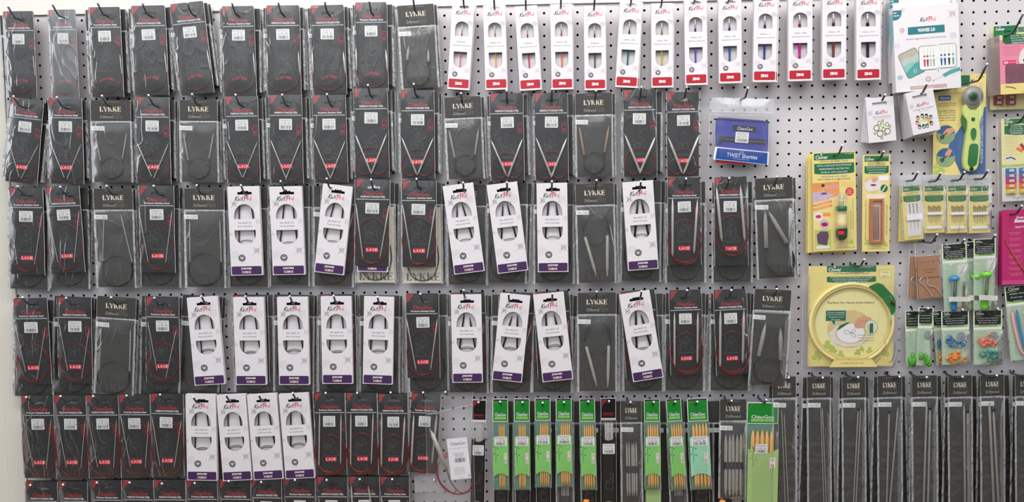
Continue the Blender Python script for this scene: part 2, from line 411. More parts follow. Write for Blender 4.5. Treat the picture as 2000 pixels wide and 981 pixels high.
# ------------------------------------------------------------------ shared little prints
def barcode(mb, x0, v0, w, h, d, seed=1, m='ink'):
    r = random.Random(seed); x = x0
    while x < x0 + w - .4:
        a = r.choice((.45, .7, 1.1)); mb.rect(x, v0, min(x + a, x0 + w), v0 + h, d, m); x += a + r.choice((.5, .7, 1.0))
LAB = {}
def label_mesh(w, h, lines, seed=0, m='label_white'):
    k = (w, h, tuple(lines), seed)
    if k not in LAB:
        mb = MB(); mb.plate(rr(-w / 2, 0, w / 2, h, 1.2), [], .25, 0, m)
        lh = h * .5 / len(lines)
        for i, t in enumerate(lines):
            mb.text(t, 0, h * .07 + lh * (i + .5), w * (.86 if i == 0 else .5 + .1 * i), lh * .62, .32, 'ink', bold=.01)
        barcode(mb, -w * .38, h * .62, w * .78, h * .3, .32, seed)
        LAB[k] = mb.build('barcode_label')
    return LAB[k]
def knit_logo(mb, cx, cv, w, d, black='ink', red='logo_red', ang=0.0):
    k = w / 31.0; ca, sa = math.cos(ang), math.sin(ang)
    def L(p, wd, m):
        q = [((x - 15) * k, -(y - 5) * k * .88) for x, y in p]; mb.line([(cx + x * ca - y * sa, cv + x * sa + y * ca) for x, y in q], wd * k * .72, d, m)
    for p in ([(3.6, 9.2), (2.2, 5), (.8, .8)], [(7.4, 9.4), (5, 7.2), (2.2, 5), (4, 2.4), (6.6, 1)]): L(p, 1.5, black)
    for p in ([(6.9, 5.2), (6.1, 1.6)], [(6.4, 3.6), (8.2, 5.2), (8.6, 4.4), (8, 1.6), (9, 1.9)], [(10.9, 5.1), (10.1, 1.6), (11, 1.9)], [(11.1, 6.6), (11.4, 7.2)],
              [(14, 8.4), (12.6, 1.8), (14, 2)], [(11.6, 5.6), (15.2, 6.2)]): L(p, 1.1, black)
    for p in ([(18.6, 9.6), (17.4, 5), (16.2, .4)], [(15, 8.2), (18, 10), (21.4, 9.8), (22.6, 8), (21, 5.8), (17.6, 5)]): L(p, 1.6, red)
    for p in ([(22.2, 5.2), (21.4, 1.4)], [(21.9, 3.6), (23.6, 5.2), (24.4, 4.6)], [(27.4, 5.2), (25.8, 4.6), (25.2, 2.6), (26.6, 1.4), (28.2, 2.4), (28.4, 4.2), (27.4, 5.2)],
              [(27.8, 6.6), (29.8, 8.6)]): L(p, 1.1, red)
def seal(mb, cx, cv, r, d, m='ink'):
    n = 16
    mb.poly([(cx + (r if k % 2 else r * .88) * math.cos(math.pi * k / n), cv + (r if k % 2 else r * .88) * math.sin(math.pi * k / n)) for k in range(2 * n)], d, m)
    mb.disc(cx, cv, r * .66, r * .66, d + .06, 'box_white', 16); mb.disc(cx, cv, r * .58, r * .58, d + .1, m, 16)
    mb.poly([(cx - r * .42, cv - r * .22), (cx - r * .15, cv - r * .3), (cx, cv - r * .1), (cx + r * .15, cv - r * .3), (cx + r * .42, cv - r * .22), (cx + r * .36, cv + r * .05), (cx, cv + r * .42), (cx - r * .36, cv + r * .05)], d + .14, 'box_white')
    mb.line([(cx - r * .5, cv + r * 1.35), (cx + r * .5, cv + r * 1.35)], .7, d, 'sketch_light')
def yarn(mb, cx, cv, r, d, needles=True, m='sketch_light'):
    mb.ring(cx, cv, r, .5, d, m, 18)
    for a in (-.5, 0, .5):
        mb.line([(cx - r * .8, cv + a * r * .9 + r * .2), (cx, cv + a * r * .9 - r * .25), (cx + r * .8, cv + a * r * .6)], .5, d, m)
        mb.line([(cx + a * r, cv - r * .8), (cx + a * r * 1.2, cv + r * .75)], .4, d, m)
    if needles:
        mb.line([(cx - r * 1.6, cv - r * 1.4), (cx + r * 1.7, cv + r * 1.5)], .6, d, m); mb.line([(cx + r * 1.6, cv - r * 1.5), (cx - r * 1.6, cv + r * 1.5)], .6, d, m)
def lykke_logo(mb, cx, cv, w, h, d, m, up=False):
    K = [[(0, 0), (2.7, 0), (2.7, 10), (0, 10)], [(3.2, 5.4), (4.3, 5), (7.4, 10), (6.4, 10)], [(4.0, 6.2), (4.9, 6.4), (8.8, 0), (5.6, 0), (3.2, 4.4)]]
    G = [[[(0, 0), (2.7, 0), (2.7, 10), (0, 10)], [(3.1, 0), (6.6, 0), (6.6, 3.4)]],
         [[(3.0, 0), (5.7, 0), (5.7, 4.6), (3.0, 5)], [(-.6, 10), (2.6, 10), (5.2, 5), (3.1, 5.3)], [(5.5, 5.2), (6.1, 5), (8.8, 10), (7.8, 10)]], K, K,
         [[(0, 0), (2.7, 0), (2.7, 10), (0, 10)], [(3.1, 10), (7, 10), (7, 7.2), (6.2, 9.3), (3.1, 9.3)], [(3.1, 5.6), (5.8, 6.6), (5.8, 3.8), (3.1, 4.8)], [(3.1, 0), (7, 0), (7, 2.8), (6.2, .8), (3.1, .8)]]]
    x = 0; adv = [7.4, 9.6, 9.8, 9.6, 7.2]; tot = sum(adv); kx, ky = w / tot, h / 10
    for g, a in zip(G, adv):
        for p in g:
            P_ = [(-w / 2 + (x + q[0]) * kx, h / 2 - q[1] * ky) for q in p]
            mb.poly([(cx + Y_, cv - X_) for X_, Y_ in P_] if up else [(cx + X_, cv + Y_) for X_, Y_ in P_], d, m)
        x += a
def film_mesh(x0, v0, x1, v1, d, mt, seed, amp=1.2, nx=9, nv=22, edge=None, ew=.9, tick=False, back=-0.6):
    """wrinkled plastic sleeve in front of a card, with welded edges"""
    mb = MB(); vs = []
    for j in range(nv + 1):
        for i in range(nx + 1):
            a, b = i / nx, j / nv; x = x0 + (x1 - x0) * a; v = v0 + (v1 - v0) * b
            e = min(1, 4 * min(a, 1 - a), 5 * min(b, 1 - b))
            q = Vector((x * .055 + v * .012, v * .026 - x * .012, seed * 3.17))
            n1 = 1 - abs(noise.noise(q)) * 2.4; n2 = noise.noise(q * 2.6)
            dd = d * min(1, .25 + e) + amp * (n1 * .45 + n2 * .2) * (.3 + .7 * e)
            vs.append((x + (noise.noise(q * 1.3) * .6 if i in (0, nx) else 0), v, max(dd, .5)))
    n = nx + 1
    mb.add(vs, [(j * n + i, j * n + i + 1, (j + 1) * n + i + 1, (j + 1) * n + i) for j in range(nv) for i in range(nx)], mt, True)
    if edge:
        for sx_ in (0, nx):
            s_ = -1 if sx_ == 0 else 1
            L = [vs[j * n + sx_] for j in range(nv + 1)]
            if not tick:
                mb.add([(x, v, dd) for x, v, dd in L] + [(x + s_ * ew, v, dd - .4) for x, v, dd in L], [(j, j + 1, nv + 2 + j, nv + 1 + j) for j in range(nv)], edge)
            else:
                vv = v0 + 1
                while vv < v1 - 1:
                    a = (vv - v0) / (v1 - v0) * nv; q = L[min(int(a), nv)]
                    mb.rect(min(q[0], q[0] + s_ * ew), vv, max(q[0], q[0] + s_ * ew), vv + 1.0, .9, edge); vv += 2.0
                mb.add([(x + s_ * ew * .0, v, .6) for x, v, dd in L] + [(x + s_ * ew, v, .6) for x, v, dd in L], [(j, j + 1, nv + 2 + j, nv + 1 + j) for j in range(nv)], 'film_edge_dim')
    return mb.build('plastic_sleeve')
def needle_part(parent, p0, p1, r, m, tip0=True, tip1=False, name='knitting_needle', tl=9.0, neck=0.0, neckm=None):
    """p0, p1: (x, v, d).  tip0: pointed at p0"""
    mb = MB(); a, b = Vector(p0), Vector(p1); n = (b - a).normalized(); Ln = (b - a).length
    pts = []; rs = []
    def put(t, q): pts.append(tuple(a + n * t)); rs.append(q)
    if tip0: put(0, r * .12); put(tl * .35, r * .55); put(tl, r)
    else: put(0, r * .8); put(.6, r)
    if tip1: put(Ln - tl, r); put(Ln - tl * .35, r * .55); put(Ln, r * .12)
    else: put(Ln - .4, r); put(Ln, r * .85)
    mb.tube(pts, rs, m, 9)
    if neck: mb.tube([tuple(b - n * .2), tuple(b + n * neck * .5), tuple(b + n * neck)], [r * .8, r * .55, r * .4], neckm or m, 8)
    return obj(name, mb.build(name), parent)
def cable_part(parent, loops, r, m, name='cable'):
    mb = MB()
    for p in loops: mb.tube(p, r, m, 6)
    return obj(name, mb.build(name), parent)

# ------------------------------------------------------------------ red-and-black needle card
def slot_hole(cx, cv, w=26, h=5.2):
    a = w / 2; return [(cx - a + 1.6, cv - h / 2), (cx - 4, cv - h / 2), (cx - 2.6, cv - h / 2 - 2.2), (cx + 2.6, cv - h / 2 - 2.2), (cx + 4, cv - h / 2), (cx + a - 1.6, cv - h / 2),
                       (cx + a, cv), (cx + a - 1.6, cv + h / 2), (cx - a + 1.6, cv + h / 2), (cx - a, cv)]
CARD = {}
def cg_card(H, kind, caps):
    k = (H, kind, caps)
    if k in CARD: return CARD[k]
    mb = MB(); W = 62; a = W / 2
    mb.plate(rr(-a, 0, a, H, 1.8, 3), [slot_hole(2, 15.5)], .5, -4, 'charcoal', 'black_sleeve')  # shade inside the slot put in as black walls on a thickened plate
    d = .62
    for i in range(7):                 # gingham corner
        for j in range(8):
            x, v = -a + 1.2 + i * 2.35, 1.2 + j * 2.4
            if (i + .6) / 6.6 + (j + .6) / 7.8 < 1.0:
                mb.rect(x, v, x + 1.75, v + 1.8, d, 'red')
                if (i + j) % 2 == 0: mb.rect(x + 1.75, v + .5, x + 2.35, v + 1.3, d, 'dark_red_check')
                else: mb.rect(x + .5, v + 1.8, x + 1.3, v + 2.4, d, 'dark_red_check')
    mb.text('ChiaoGoo', 1, 27.3, 38, 7.4, d, 'red', bold=.006)
    mb.text('PREMIUM STAINLESS STEEL' if caps else 'Premium Stainless Steel', 1, 34.3, 46, 3.5, d, 'white', bold=.02)
    x = -a + .6
    while x < a - 1: mb.rect(x, 38.6, x + 1.3, 40.0, d, 'white'); x += 2.05
    # seal with two characters
    for p in (rr(21.2, 57, 29.6, 77, 1.6),):
        mb.line(p + [p[0]], .8, d, 'red_line')
    mb.text('巧', 25.4, 62, 4, 4.4, d, 'red_line'); mb.text('蛄', 25.4, 71, 5, 5.6, d, 'red')
    # seated figure drawn in faint grey lines
    c = 0
    for p in ([(-3, 84), (1, 81), (5, 84), (6, 89), (3, 93), (-2, 92), (-4, 88), (-3, 84)], [(-1, 82), (2, 78), (5, 82)], [(-3, 94), (-8, 102), (-9, 112), (-12, 120), (-16, 124), (-8, 127), (4, 126), (14, 127)],
              [(5, 94), (9, 102), (10, 112), (14, 118), (20, 122), (14, 127)], [(-6, 102), (0, 106), (7, 101)], [(-12, 108), (-4, 105), (1, 110), (-5, 114), (-11, 112), (-12, 108)],
              [(-3, 112), (0, 118), (6, 121), (10, 120)], [(-14, 86), (-14, 124)], [(-20, 126), (24, 126)], [(-16, 98), (2, 108)], [(12, 98), (-6, 110)], [(0, 92), (1, 100), (-2, 104)]):
        mb.line([q[:2] for q in smooth([(x_ * .92, 80 + (v_ - 80) * .96, 0) for x_, v_ in p], 3)], .45, d, 'sketch')
    if kind == 'K':
        s_ = 'KNIT RED'; xs = [-13.4, -8.4, -4.8, -1.2, 4.6, 8.6, 12.4]
        for ch, x_ in zip('KNITRED', xs):
            mb.text(ch, x_ + 1, 141.5 + .022 * x_ * x_ - 2.0, 3.6 if ch != 'I' else 1, 5.2 if ch in 'KR' else 4.4, d, 'red', bold=.01, ang=x_ * .03)
    else:
        v = H * .785; mb.rect(-11.5, v, 11.5, v + 8.6, d, 'lace_red')
        for ch, x_ in zip('LACE', (-8, -2.8, 2.8, 8)): mb.text(ch, x_, v + 4.3, 4.2, 5.0, d + .06, 'white', bold=.006)
    CARD[k] = mb.build('card'); return CARD[k]

def cg_style(st, H, r, rnd):
    """needle ends and cable loops on the card"""
    J = lambda a=1.5: rnd.uniform(-a, a); d = 1.2 + r
    k = H / 170.0
    if st == 'K':
        n = [((-31.2, 88 + J(), d), (-30.6, 130, d)), ((29.0, 90 + J(), d), (31.2, 131, d))]
        c = [smooth([(31.2, 131, d), (31, 140, d), (25.5, 155, d), (12, 165, d), (-2, 167.5, d), (-16, 164, d), (-27, 152, d), (-31, 138, d), (-30.6, 130, d)], 4)]
    elif st == 'V':
        n = [((-31.5 + J(.5), 86 + J(3), d), (-3 + J(), 158 * k + J(2), d)), ((31 + J(.5), 88 + J(3), d + 1), (1 + J(), 160 * k + J(), d + 1))]
        a = J(2)
        c = [smooth([(-3, 158 * k, d), (-13, 165 * k, d), (-26, 158 * k, d), (-30, 142 + a, d), (-25, 124 + a, d), (-12, 115 + a, d), (0, 113 + a, d), (13, 116 + a, d), (25, 125 + a, d), (30, 141, d), (26, 157 * k, d), (14, 165 * k, d), (1, 160 * k, d)], 4)]
    elif st == 'T':
        n = [((-32 + J(), 44 + J(), d), (-16 + J(2), 151 * k, d)), ((30.5 + J(), 47 + J(2), d), (15 + J(2), 150 * k, d))]
        a = J(4)
        c = [smooth([(-16, 151 * k, d), (-8, 160 * k, d), (4, 163 * k, d), (18, 158 * k, d), (28, 140, d), (32, 118, d), (26, 92 + a, d), (10, 76 + a, d), (-6, 75 + a, d), (-22, 88 + a, d), (-31, 112, d), (-29, 136, d), (-20, 154 * k, d), (-6, 164 * k, d), (8, 162 * k, d), (15, 150 * k, d)], 4)]
    elif st == 'P':
        n = [((-29 + J(), 48 + J(4), d), (-13 + J(2), 146 * k, d)), ((29 + J(), 58 + J(5), d), (9 + J(4), 160 * k, d))]
        q = lambda cx, cv, rx_, rv, dd: ell(cx, cv, rx_, rv, dd, 0, 360, 26)
        c = [q(0, 129 * k, 32, 37 * k, d - .3), q(1.5, 126 * k, 30, 37 * k, d + .3)]
    elif st == 'R':
        n = [((-22 + J(2), 38 + J(4), d), (-25 + J(2), 148 * k, d)), ((25 + J(2), 38 + J(4), d), (20 + J(2), 143 * k, d))]
        a = J(3)
        c = [smooth([(-25, 148 * k, d), (-16, 160 * k, d), (0, 164 * k, d), (14, 158 * k, d), (20, 143 * k, d)], 4),
             smooth([(-31, 122, d), (-28, 145 * k, d), (-14, 165 * k, d), (2, 169 * k, d), (20, 163 * k, d), (31, 140 * k, d), (33, 118, d), (27, 96 + a, d), (10, 84 + a, d), (-8, 83 + a, d), (-25, 95 + a, d), (-32, 110, d), (-31, 122, d)], 4),
             smooth([(-32, 108, d + .8), (-32, 134 * k, d + .8), (-20, 158 * k, d + .8), (2, 166 * k, d + .8), (24, 156 * k, d + .8), (32, 132 * k, d + .8), (33, 108, d + .8)], 4)]
    elif st == 'Q':      # needles standing high over the brand
        n = [((-28 + J(), 16 + J(3), d), (-20 + J(), 118, d)), ((14 + J(6), 16 + J(10), d), (25 + J(), 118, d))]
        c = [smooth([(-20, 118, d), (-14, 136, d), (2, 144, d), (18, 138, d), (25, 118, d)], 4),
             smooth([(-29, 92, d), (-32, 112, d), (-24, 138, d), (-2, 150, d), (18, 146, d), (30, 126, d), (32, 104, d), (24, 84, d), (4, 74, d), (-14, 78, d), (-29, 92, d)], 4),
             smooth([(-32, 100, d + .8), (-28, 130, d + .8), (-10, 148, d + .8), (8, 150, d + .8), (28, 134, d + .8), (33, 106, d + .8)], 4)]
    else:                # 'D' long cable hanging in big loops outside the needles
        b = J(2)
        n = [((-29 + J(), 40 + J(4), d), (-14 + J(3), 148 * k, d)), ((29 + J(), 46 + J(4), d), (16 + J(3), 150 * k, d))]
        c = [smooth([(-14, 148 * k, d), (-6, 160 * k, d), (6, 162 * k, d), (16, 150 * k, d)], 4),
             smooth([(-27, 62, d), (-32, 86, d), (-31, 120, d), (-24, 148 * k, d), (-6, 166 * k, d), (12, 166 * k, d), (27, 148 * k, d), (32, 116, d), (31, 84, d), (24, 62, d), (11, 50 + b, d)], 4),
             smooth([(-32, 92, d + .7), (-29, 134 * k, d + .7), (-16, 158 * k, d + .7), (4, 168 * k, d + .7), (22, 158 * k, d + .7), (33, 128, d + .7), (32, 92, d + .7), (22, 64, d + .7), (10, 56 + b, d + .7)], 4)]
    return n, c

def cg_pack(label, t, b, w, H, st, r, seed, group, D=38, caps=True, lab=0, glare=None):
    rnd = random.Random(seed)
    root = thing('circular_needle_pack', label, 'needle pack', group)
    kind = 'K' if st == 'K' else 'L'
    cardo = obj('card', cg_card(H, kind, caps), root)
    l = obj('barcode_label', label_mesh(25.5, 21, ('SS Red Lace Circular' if kind == 'L' else 'SS Knit Red Circular', '%s" (%s cm)' % (('16', '40') if kind == 'K' else ('24', '60')), 'US %s' % (seed % 9 + 1), 'Item No. 70%02d' % (seed % 40)), seed % 6), cardo)
    l.location = (rnd.uniform(-1.5, 1.0) * U, -.7 * U, -(46 + lab) * U); l.rotation_euler.y = rnd.uniform(-.03, .03)
    n, c = cg_style(st, H, r, rnd)
    cable_part(root, c, .42 if r < 1.5 else .6, 'red_cable')
    for p0, p1 in n: needle_part(root, p0, p1, r * (.68 if r < 1.3 else .8 if r < 1.6 else .95), 'steel', neck=5 if r > 1.2 else 0, tl=7 + 5 * r)
    fm = film_mesh(-32.5, .5, 32.5, H + 1, 1.8 + 2.2 * r, glare or 'clear_film', seed, edge='film_edge')
    obj('plastic_sleeve', fm, root)
    place(root, t, b, D, H, w, 62); return root

# ------------------------------------------------------------------ grey wooden needle bag
LHEAD = {}
def lk_head(W, plain=False):
    if (W, plain) not in LHEAD:
        mb = MB(); a = W / 2 - 1.5; mb.plate(rr(-a, 0, a, 40, .6, 2), [], .9, .2, 'grey_header')
        if plain: LHEAD[W, plain] = mb.build('header_card'); return LHEAD[W, plain]
        mb.text('LYKKE CRAFTS', 0, 3.4, W * .42, 1.6, 1.0, 'grey_text'); lykke_logo(mb, 0, 17.5, W * .52, 9.4, 1.0, 'logo_cream')
        mb.text('KNITTING NEEDLES', 3, 25.6, W * .4, 1.2, 1.0, 'grey_text')
        if W > 60:
            mb.text('Driftwood', -8, 32.2, W * .31, 6.2, 1.0, 'grey_text', shear=.15, bold=.01); mb.rect(5, 28.4, 5.5, 36.4, 1.0, 'grey_text')
            for q in range(3): mb.text('handcrafted needles', 14.5, 29.6 + 2.7 * q, 15 - 2 * (q == 2), 1.2, 1.0, 'grey_text')
        else: mb.text('Driftwood', 0, 32.2, W * .55, 6, 1.0, 'grey_text', shear=.15, bold=.01)
        LHEAD[W, plain] = mb.build('header_card')
    return LHEAD[W, plain]
SHEET = {}
def lk_sheet(W, H, m):
    k = (W, H, m)
    if k not in SHEET:
        mb = MB(); a = W / 2 - 3.2
        mb.plate([(-a, 46), (a, 46), (a, H - 2), (-a, H - 2)], [], .4, 0, m)
        pm = 'grey_print' if m == 'grey_sheet' else 'ink_soft'
        if W > 60: lykke_logo(mb, 1, H - 14, W * .82, 15, .5, pm)
        elif H > 300: lykke_logo(mb, 0, 185, 150, a * 1.7, .5, pm, True); mb.poly([(-a, 46.5), (a, 46.5), (0, 66)], .45, 'grey_header')
        SHEET[k] = mb.build('backing_sheet')
    return SHEET[k]
STK = {}
def lk_sticker(a, b):
    if (a, b) not in STK:
        mb = MB(); mb.plate([(0, 0), (25, 0), (25, 8.6), (0, 8.6)], [], .2, 0, 'label_white')
        mb.text(a, 7, 4.4, 7.5, 3.4, .28, 'ink'); mb.rect(13, 1.2, 13.4, 7.4, .28, 'ink'); mb.text(b, 19, 3, 8, 2.1, .28, 'ink', bold=.02); mb.text('2.5mm', 19, 6, 9, 1.8, .28, 'ink', bold=.02)
        STK[a, b] = mb.build('size_sticker')
    return STK[a, b]
def lk_pack(label, t, b, w, H, seed, group, needles=(), loops=(), r=1.0, D=38, W=76, sheet='grey_sheet', sticker=('24 in', 'US 1'), full=True, film_='soft_film', nm='circular_needle_bag', cr=.8, wm='driftwood', neck=9, tip1=False, stx=None, film_on=True, plain=False):
    root = thing(nm, label, 'needle pack', group)
    obj('header_card', lk_head(W, plain), root); obj('backing_sheet', lk_sheet(W, H, sheet), root)
    if sticker:
        s_ = obj('size_sticker', lk_sticker(*sticker), root); s_.location = ((-W / 2 + 1 if stx is None else stx) * U, -1.4 * U, -50 * U); s_.rotation_euler.y = .03
    d = 1.2 + r
    if loops: cable_part(root, [[(x, v, d) for x, v, *_ in p] for p in loops], cr, 'black_cable')
    for p in needles:
        needle_part(root, (p[0], p[1], d), (p[2], p[3], d), r, wm, neck=neck, neckm='black_cable', tl=8 + 3 * r, tip1=tip1)
    e = 3.2
    if film_on:
        fm = film_mesh(-W / 2 + e, 42, W / 2 - e, H, 2.0 + 2.2 * r, film_, seed, edge='film_edge', ew=e + .8, tick=True, amp=1.4, nv=int(H / 8))
        s_ = obj('plastic_sleeve', fm, root)
    else:
        mb = MB(); x = W / 2 - e
        for sg in (-1, 1):
            v = 44
            while v < H: mb.rect(min(sg * x, sg * (x + e + .8)), v, max(sg * x, sg * (x + e + .8)), v + 1.0, .9, 'film_edge'); v += 2.0
            mb.rect(min(sg * x, sg * (x + e + .8)), 0, max(sg * x, sg * (x + e + .8)), H, .6, 'film_edge_dim')
        k = ('edge', W, H)
        if k not in STK: STK[k] = mb.build('plastic_sleeve')
        obj('plastic_sleeve', STK[k], root)
    wb = ('weld', W)
    if wb not in STK:
        mb = MB(); mb.rect(-W / 2, 40.6, W / 2, 43.2, .7, 'film_edge'); mb.rect(-W / 2, 0, -W / 2 + 1.6, 41, .6, 'film_edge_dim'); mb.rect(W / 2 - 1.6, 0, W / 2, 41, .6, 'film_edge_dim'); STK[wb] = mb.build('seal_seam')
    obj('seal_seam', STK[wb], root)
    place(root, t, b, D, H, w, W); return root

# ------------------------------------------------------------------ white boxes with windows
def arch(cx, v0, v1, w, up=True, rh=None, n=12):
    """window outline: flat at one end, half-ellipse at the other"""
    a = w / 2; rh = rh or min(a, (v1 - v0))
    if up:
        p = [(cx + a * math.cos(math.pi * k / n), v0 + rh - rh * math.sin(math.pi * k / n)) for k in range(n + 1)]
        return p + [(cx - a, v1), (cx + a, v1)]
    p = [(cx - a * math.cos(math.pi * k / n), v1 - rh + rh * math.sin(math.pi * k / n)) for k in range(n + 1)]
    return p + [(cx + a, v0), (cx - a, v0)]
BOX = {}
def slot_rect(cx, cv, w, h):
    a = w / 2; o = [(cx - a, cv + h / 2), (cx - a, cv - h / 2 + 1.2), (cx - 8, cv - h / 2 + 1.2)]
    for k in (-6, -3.4, -3, 0, 3, 3.4, 6): o.append((cx + k, cv - h / 2 - (.9 if k in (-6, -3.4, 0, 3.4, 6) else -.2)))
    return o + [(cx + 8, cv - h / 2 + 1.2), (cx + a, cv - h / 2 + 1.2), (cx + a, cv + h / 2)]
def jc_box(size):
    if size in BOX: return BOX[size]
    W, H, T_ = 60, 171, 9; a = W / 2; mb = MB()
    up, lo = arch(0, 34, 62.5, 39.5, True, 24), arch(0, 84, 112, 40, False, 20)
    mb.plate([(-a, 0), (a, 0), (a, H), (-a, H)], [slot_rect(2, 12.8, 27, 6), up, lo], T_, T_ - .4, 'box_white')
    mb.box(-a, 0, -a + .4, H, T_ - .4, 0, 'box_white'); mb.box(a - .4, 0, a, H, T_ - .4, 0, 'box_white')
    mb.box(-a, 0, a, .4, T_ - .4, 0, 'box_white'); mb.box(-a, H - .4, a, H, T_ - .4, 0, 'box_white')
    mb.box(-a, 19, a, H, .5, 0, 'box_inner'); mb.box(-a + 1, 7, a - 1, 19, 1.2, .6, 'black_fabric')
    d = T_ + .12
    knit_logo(mb, -1, 23.5, 35, d)
    yarn(mb, -18.5, 33.5, 4.4, d, True, 'sketch_mid'); yarn(mb, 19, 32, 8, d, False); yarn(mb, 25.5, 68, 4.4, d, False); yarn(mb, -27, 92, 3, d, False)
    yarn(mb, 21, 124, 5.2, d, True, 'sketch_mid'); yarn(mb, -20.5, 131, 8, d, False); seal(mb, -8, 137.5, 7, d)
    mb.text(size, 0, 69.8, 26, 3.2, d, 'ink', bold=.0); mb.text('Fixed Circular Needle', 0, 76.4, 27, 2.4, d, 'ink')
    mb.plate(rr(-a + 1.6, 153.5, a - 1.6, 169.6, 2.2), [], T_ + .2, T_, 'purple')
    mb.text("J'ADORE", -.5, 158.2, 20, 4.4, T_ + .3, 'white', bold=.05); mb.text('CUBICS', -.5, 164.8, 17.5, 4.4, T_ + .3, 'pink_print', bold=.05)
    BOX[size] = mb.build('box_shell'); return BOX[size]
def jc_pack(label, t, b, w, seed, group, r=1.1, spread=(8, 14, 17, 20), D=34, arcs=1):
    rnd = random.Random(seed)
    root = thing('needle_box', label, 'needle box', group)
    mm = (3.5, 3.0, 4.0, 4.5, 5.0, 5.5, 6.0, 8.0)[seed % 8]; obj('box_shell', jc_box('%.1fmm - %dcm/%d" - US %d' % (mm, 60 + 20 * (seed % 2), 24 + 8 * (seed % 2), seed % 8 + 2)), root)
    x0, x1, x2, x3 = spread
    tipv = 26 if r < 1.5 else 38
    needle_part(root, (-x0, tipv + rnd.uniform(-6, 4), 3.2), (-x2, 118, 3.2), r, 'black_needle', tl=14)
    needle_part(root, (x1 * .8, tipv + rnd.uniform(-4, 6), 3.2), (x3, 118, 3.2), r, 'black_needle', tl=14)
    v = 107 + rnd.uniform(-6, 2)
    cable_part(root, [smooth([(-19, v + 10 + 3 * q, 2.6 + q), (-10, v + 2 + 2.6 * q, 2.6 + q), (0, v + 3 * q, 2.6 + q), (10, v + 2 + 2.6 * q, 2.6 + q), (19, v + 10 + 3 * q, 2.6 + q)], 4) for q in range(arcs)], .6, 'black_cable')
    place(root, t, b, D, 171, w, 60, T=9); return root
ZB = {}
def zing_box(size):
    if size in ZB: return ZB[size]
    W, H, T_ = 42.5, 167, 10; a = W / 2; mb = MB()
    up, lo = arch(0, 34, 63, 26, True, 12), arch(0, 93, 124, 26, False, 12)
    sl = [(-11, 3.5), (-6, 3.5), (-3, 1.8), (3, 1.8), (6, 3.5), (11, 3.5), (11, 9), (-11, 9)]
    mb.plate([(-a, 0), (a, 0), (a, H), (-a, H)], [sl, up, lo], T_, T_ - .4, 'box_white')
    mb.box(-a, 0, -a + .4, H, T_ - .4, 0, 'box_white'); mb.box(a - .4, 0, a, H, T_ - .4, 0, 'box_white')
    mb.box(-a, H - .4, a, H, T_ - .4, 0, 'box_white'); mb.box(-a, 12, a, H, .5, 0, 'box_inner')
    mb.box(-a + 3, 92, a - 3, 96, 1.4, .6, 'sketch_mid')
    d = T_ + .12
    knit_logo(mb, 1, 17.5, 31, d)
    yarn(mb, -13.5, 28.5, 5.4, d, False); yarn(mb, 15, 37, 5, d, False, 'sketch_mid'); yarn(mb, 15, 129, 4, d, True); yarn(mb, -13, 130, 5, d, False); mb.line([(-17, 60), (-12, 44)], .8, d, 'sketch_light')
    mb.text(size, 0, 73.8, 13 + len(size) * .7, 3.0, d, 'ink'); mb.text('Single Ended Crochet Hook', 1, 81, 34, 2.7, d, 'ink')
    seal(mb, -8.5, 137, 5.4, d)
    mb.plate(rr(-a + 1.8, 146.5, a - 1.8, 163.5, 2.4), [], T_ + .2, T_, 'band_red'); mb.text('ZING', -.5, 155, 14, 5.6, T_ + .3, 'white', bold=.06)
    ZB[size] = mb.build('box_shell'); return ZB[size]
def zing_pack(label, t, b, w, size, hm, r, group, D=30, show=True):
    root = thing('crochet_hook_box', label, 'crochet hook box', group)
    obj('box_shell', zing_box(size), root)
    if show:
        ch = MB(); z = 4 + r
        ch.tube([(0, 56, z), (0, 118, z), (0, 124, z)], [r, r, r * .8], hm, 8)
        o = obj('hook_shaft', ch.build('hook_shaft'), root)
        h = MB(); h.tube([(0, 37.5, z), (0, 39, z), (.1, 41.5, z), (0, 44, z), (0, 56.5, z)], [r * .4, r * .9, r * .7, r * .8, r * .95], 'steel', 8)
        h.tube([(0, 38.4, z + r * .5), (r * .9, 41.6, z + r * .6)], [r * .6, r * .25], 'steel', 6)
        obj('hook_head', h.build('hook_head'), root)
    place(root, t, b, D, 167, w, 42.5, T=10); return root
# ------------------------------------------------------------------ rows of needle packs
ORD = ['', 'first', 'second', 'third', 'fourth', 'fifth', 'sixth', 'seventh', 'eighth', 'ninth', 'tenth', 'eleventh', 'twelfth', 'thirteenth', 'fourteenth', 'fifteenth', 'sixteenth', 'seventeenth', 'eighteenth', 'nineteenth', 'twentieth']
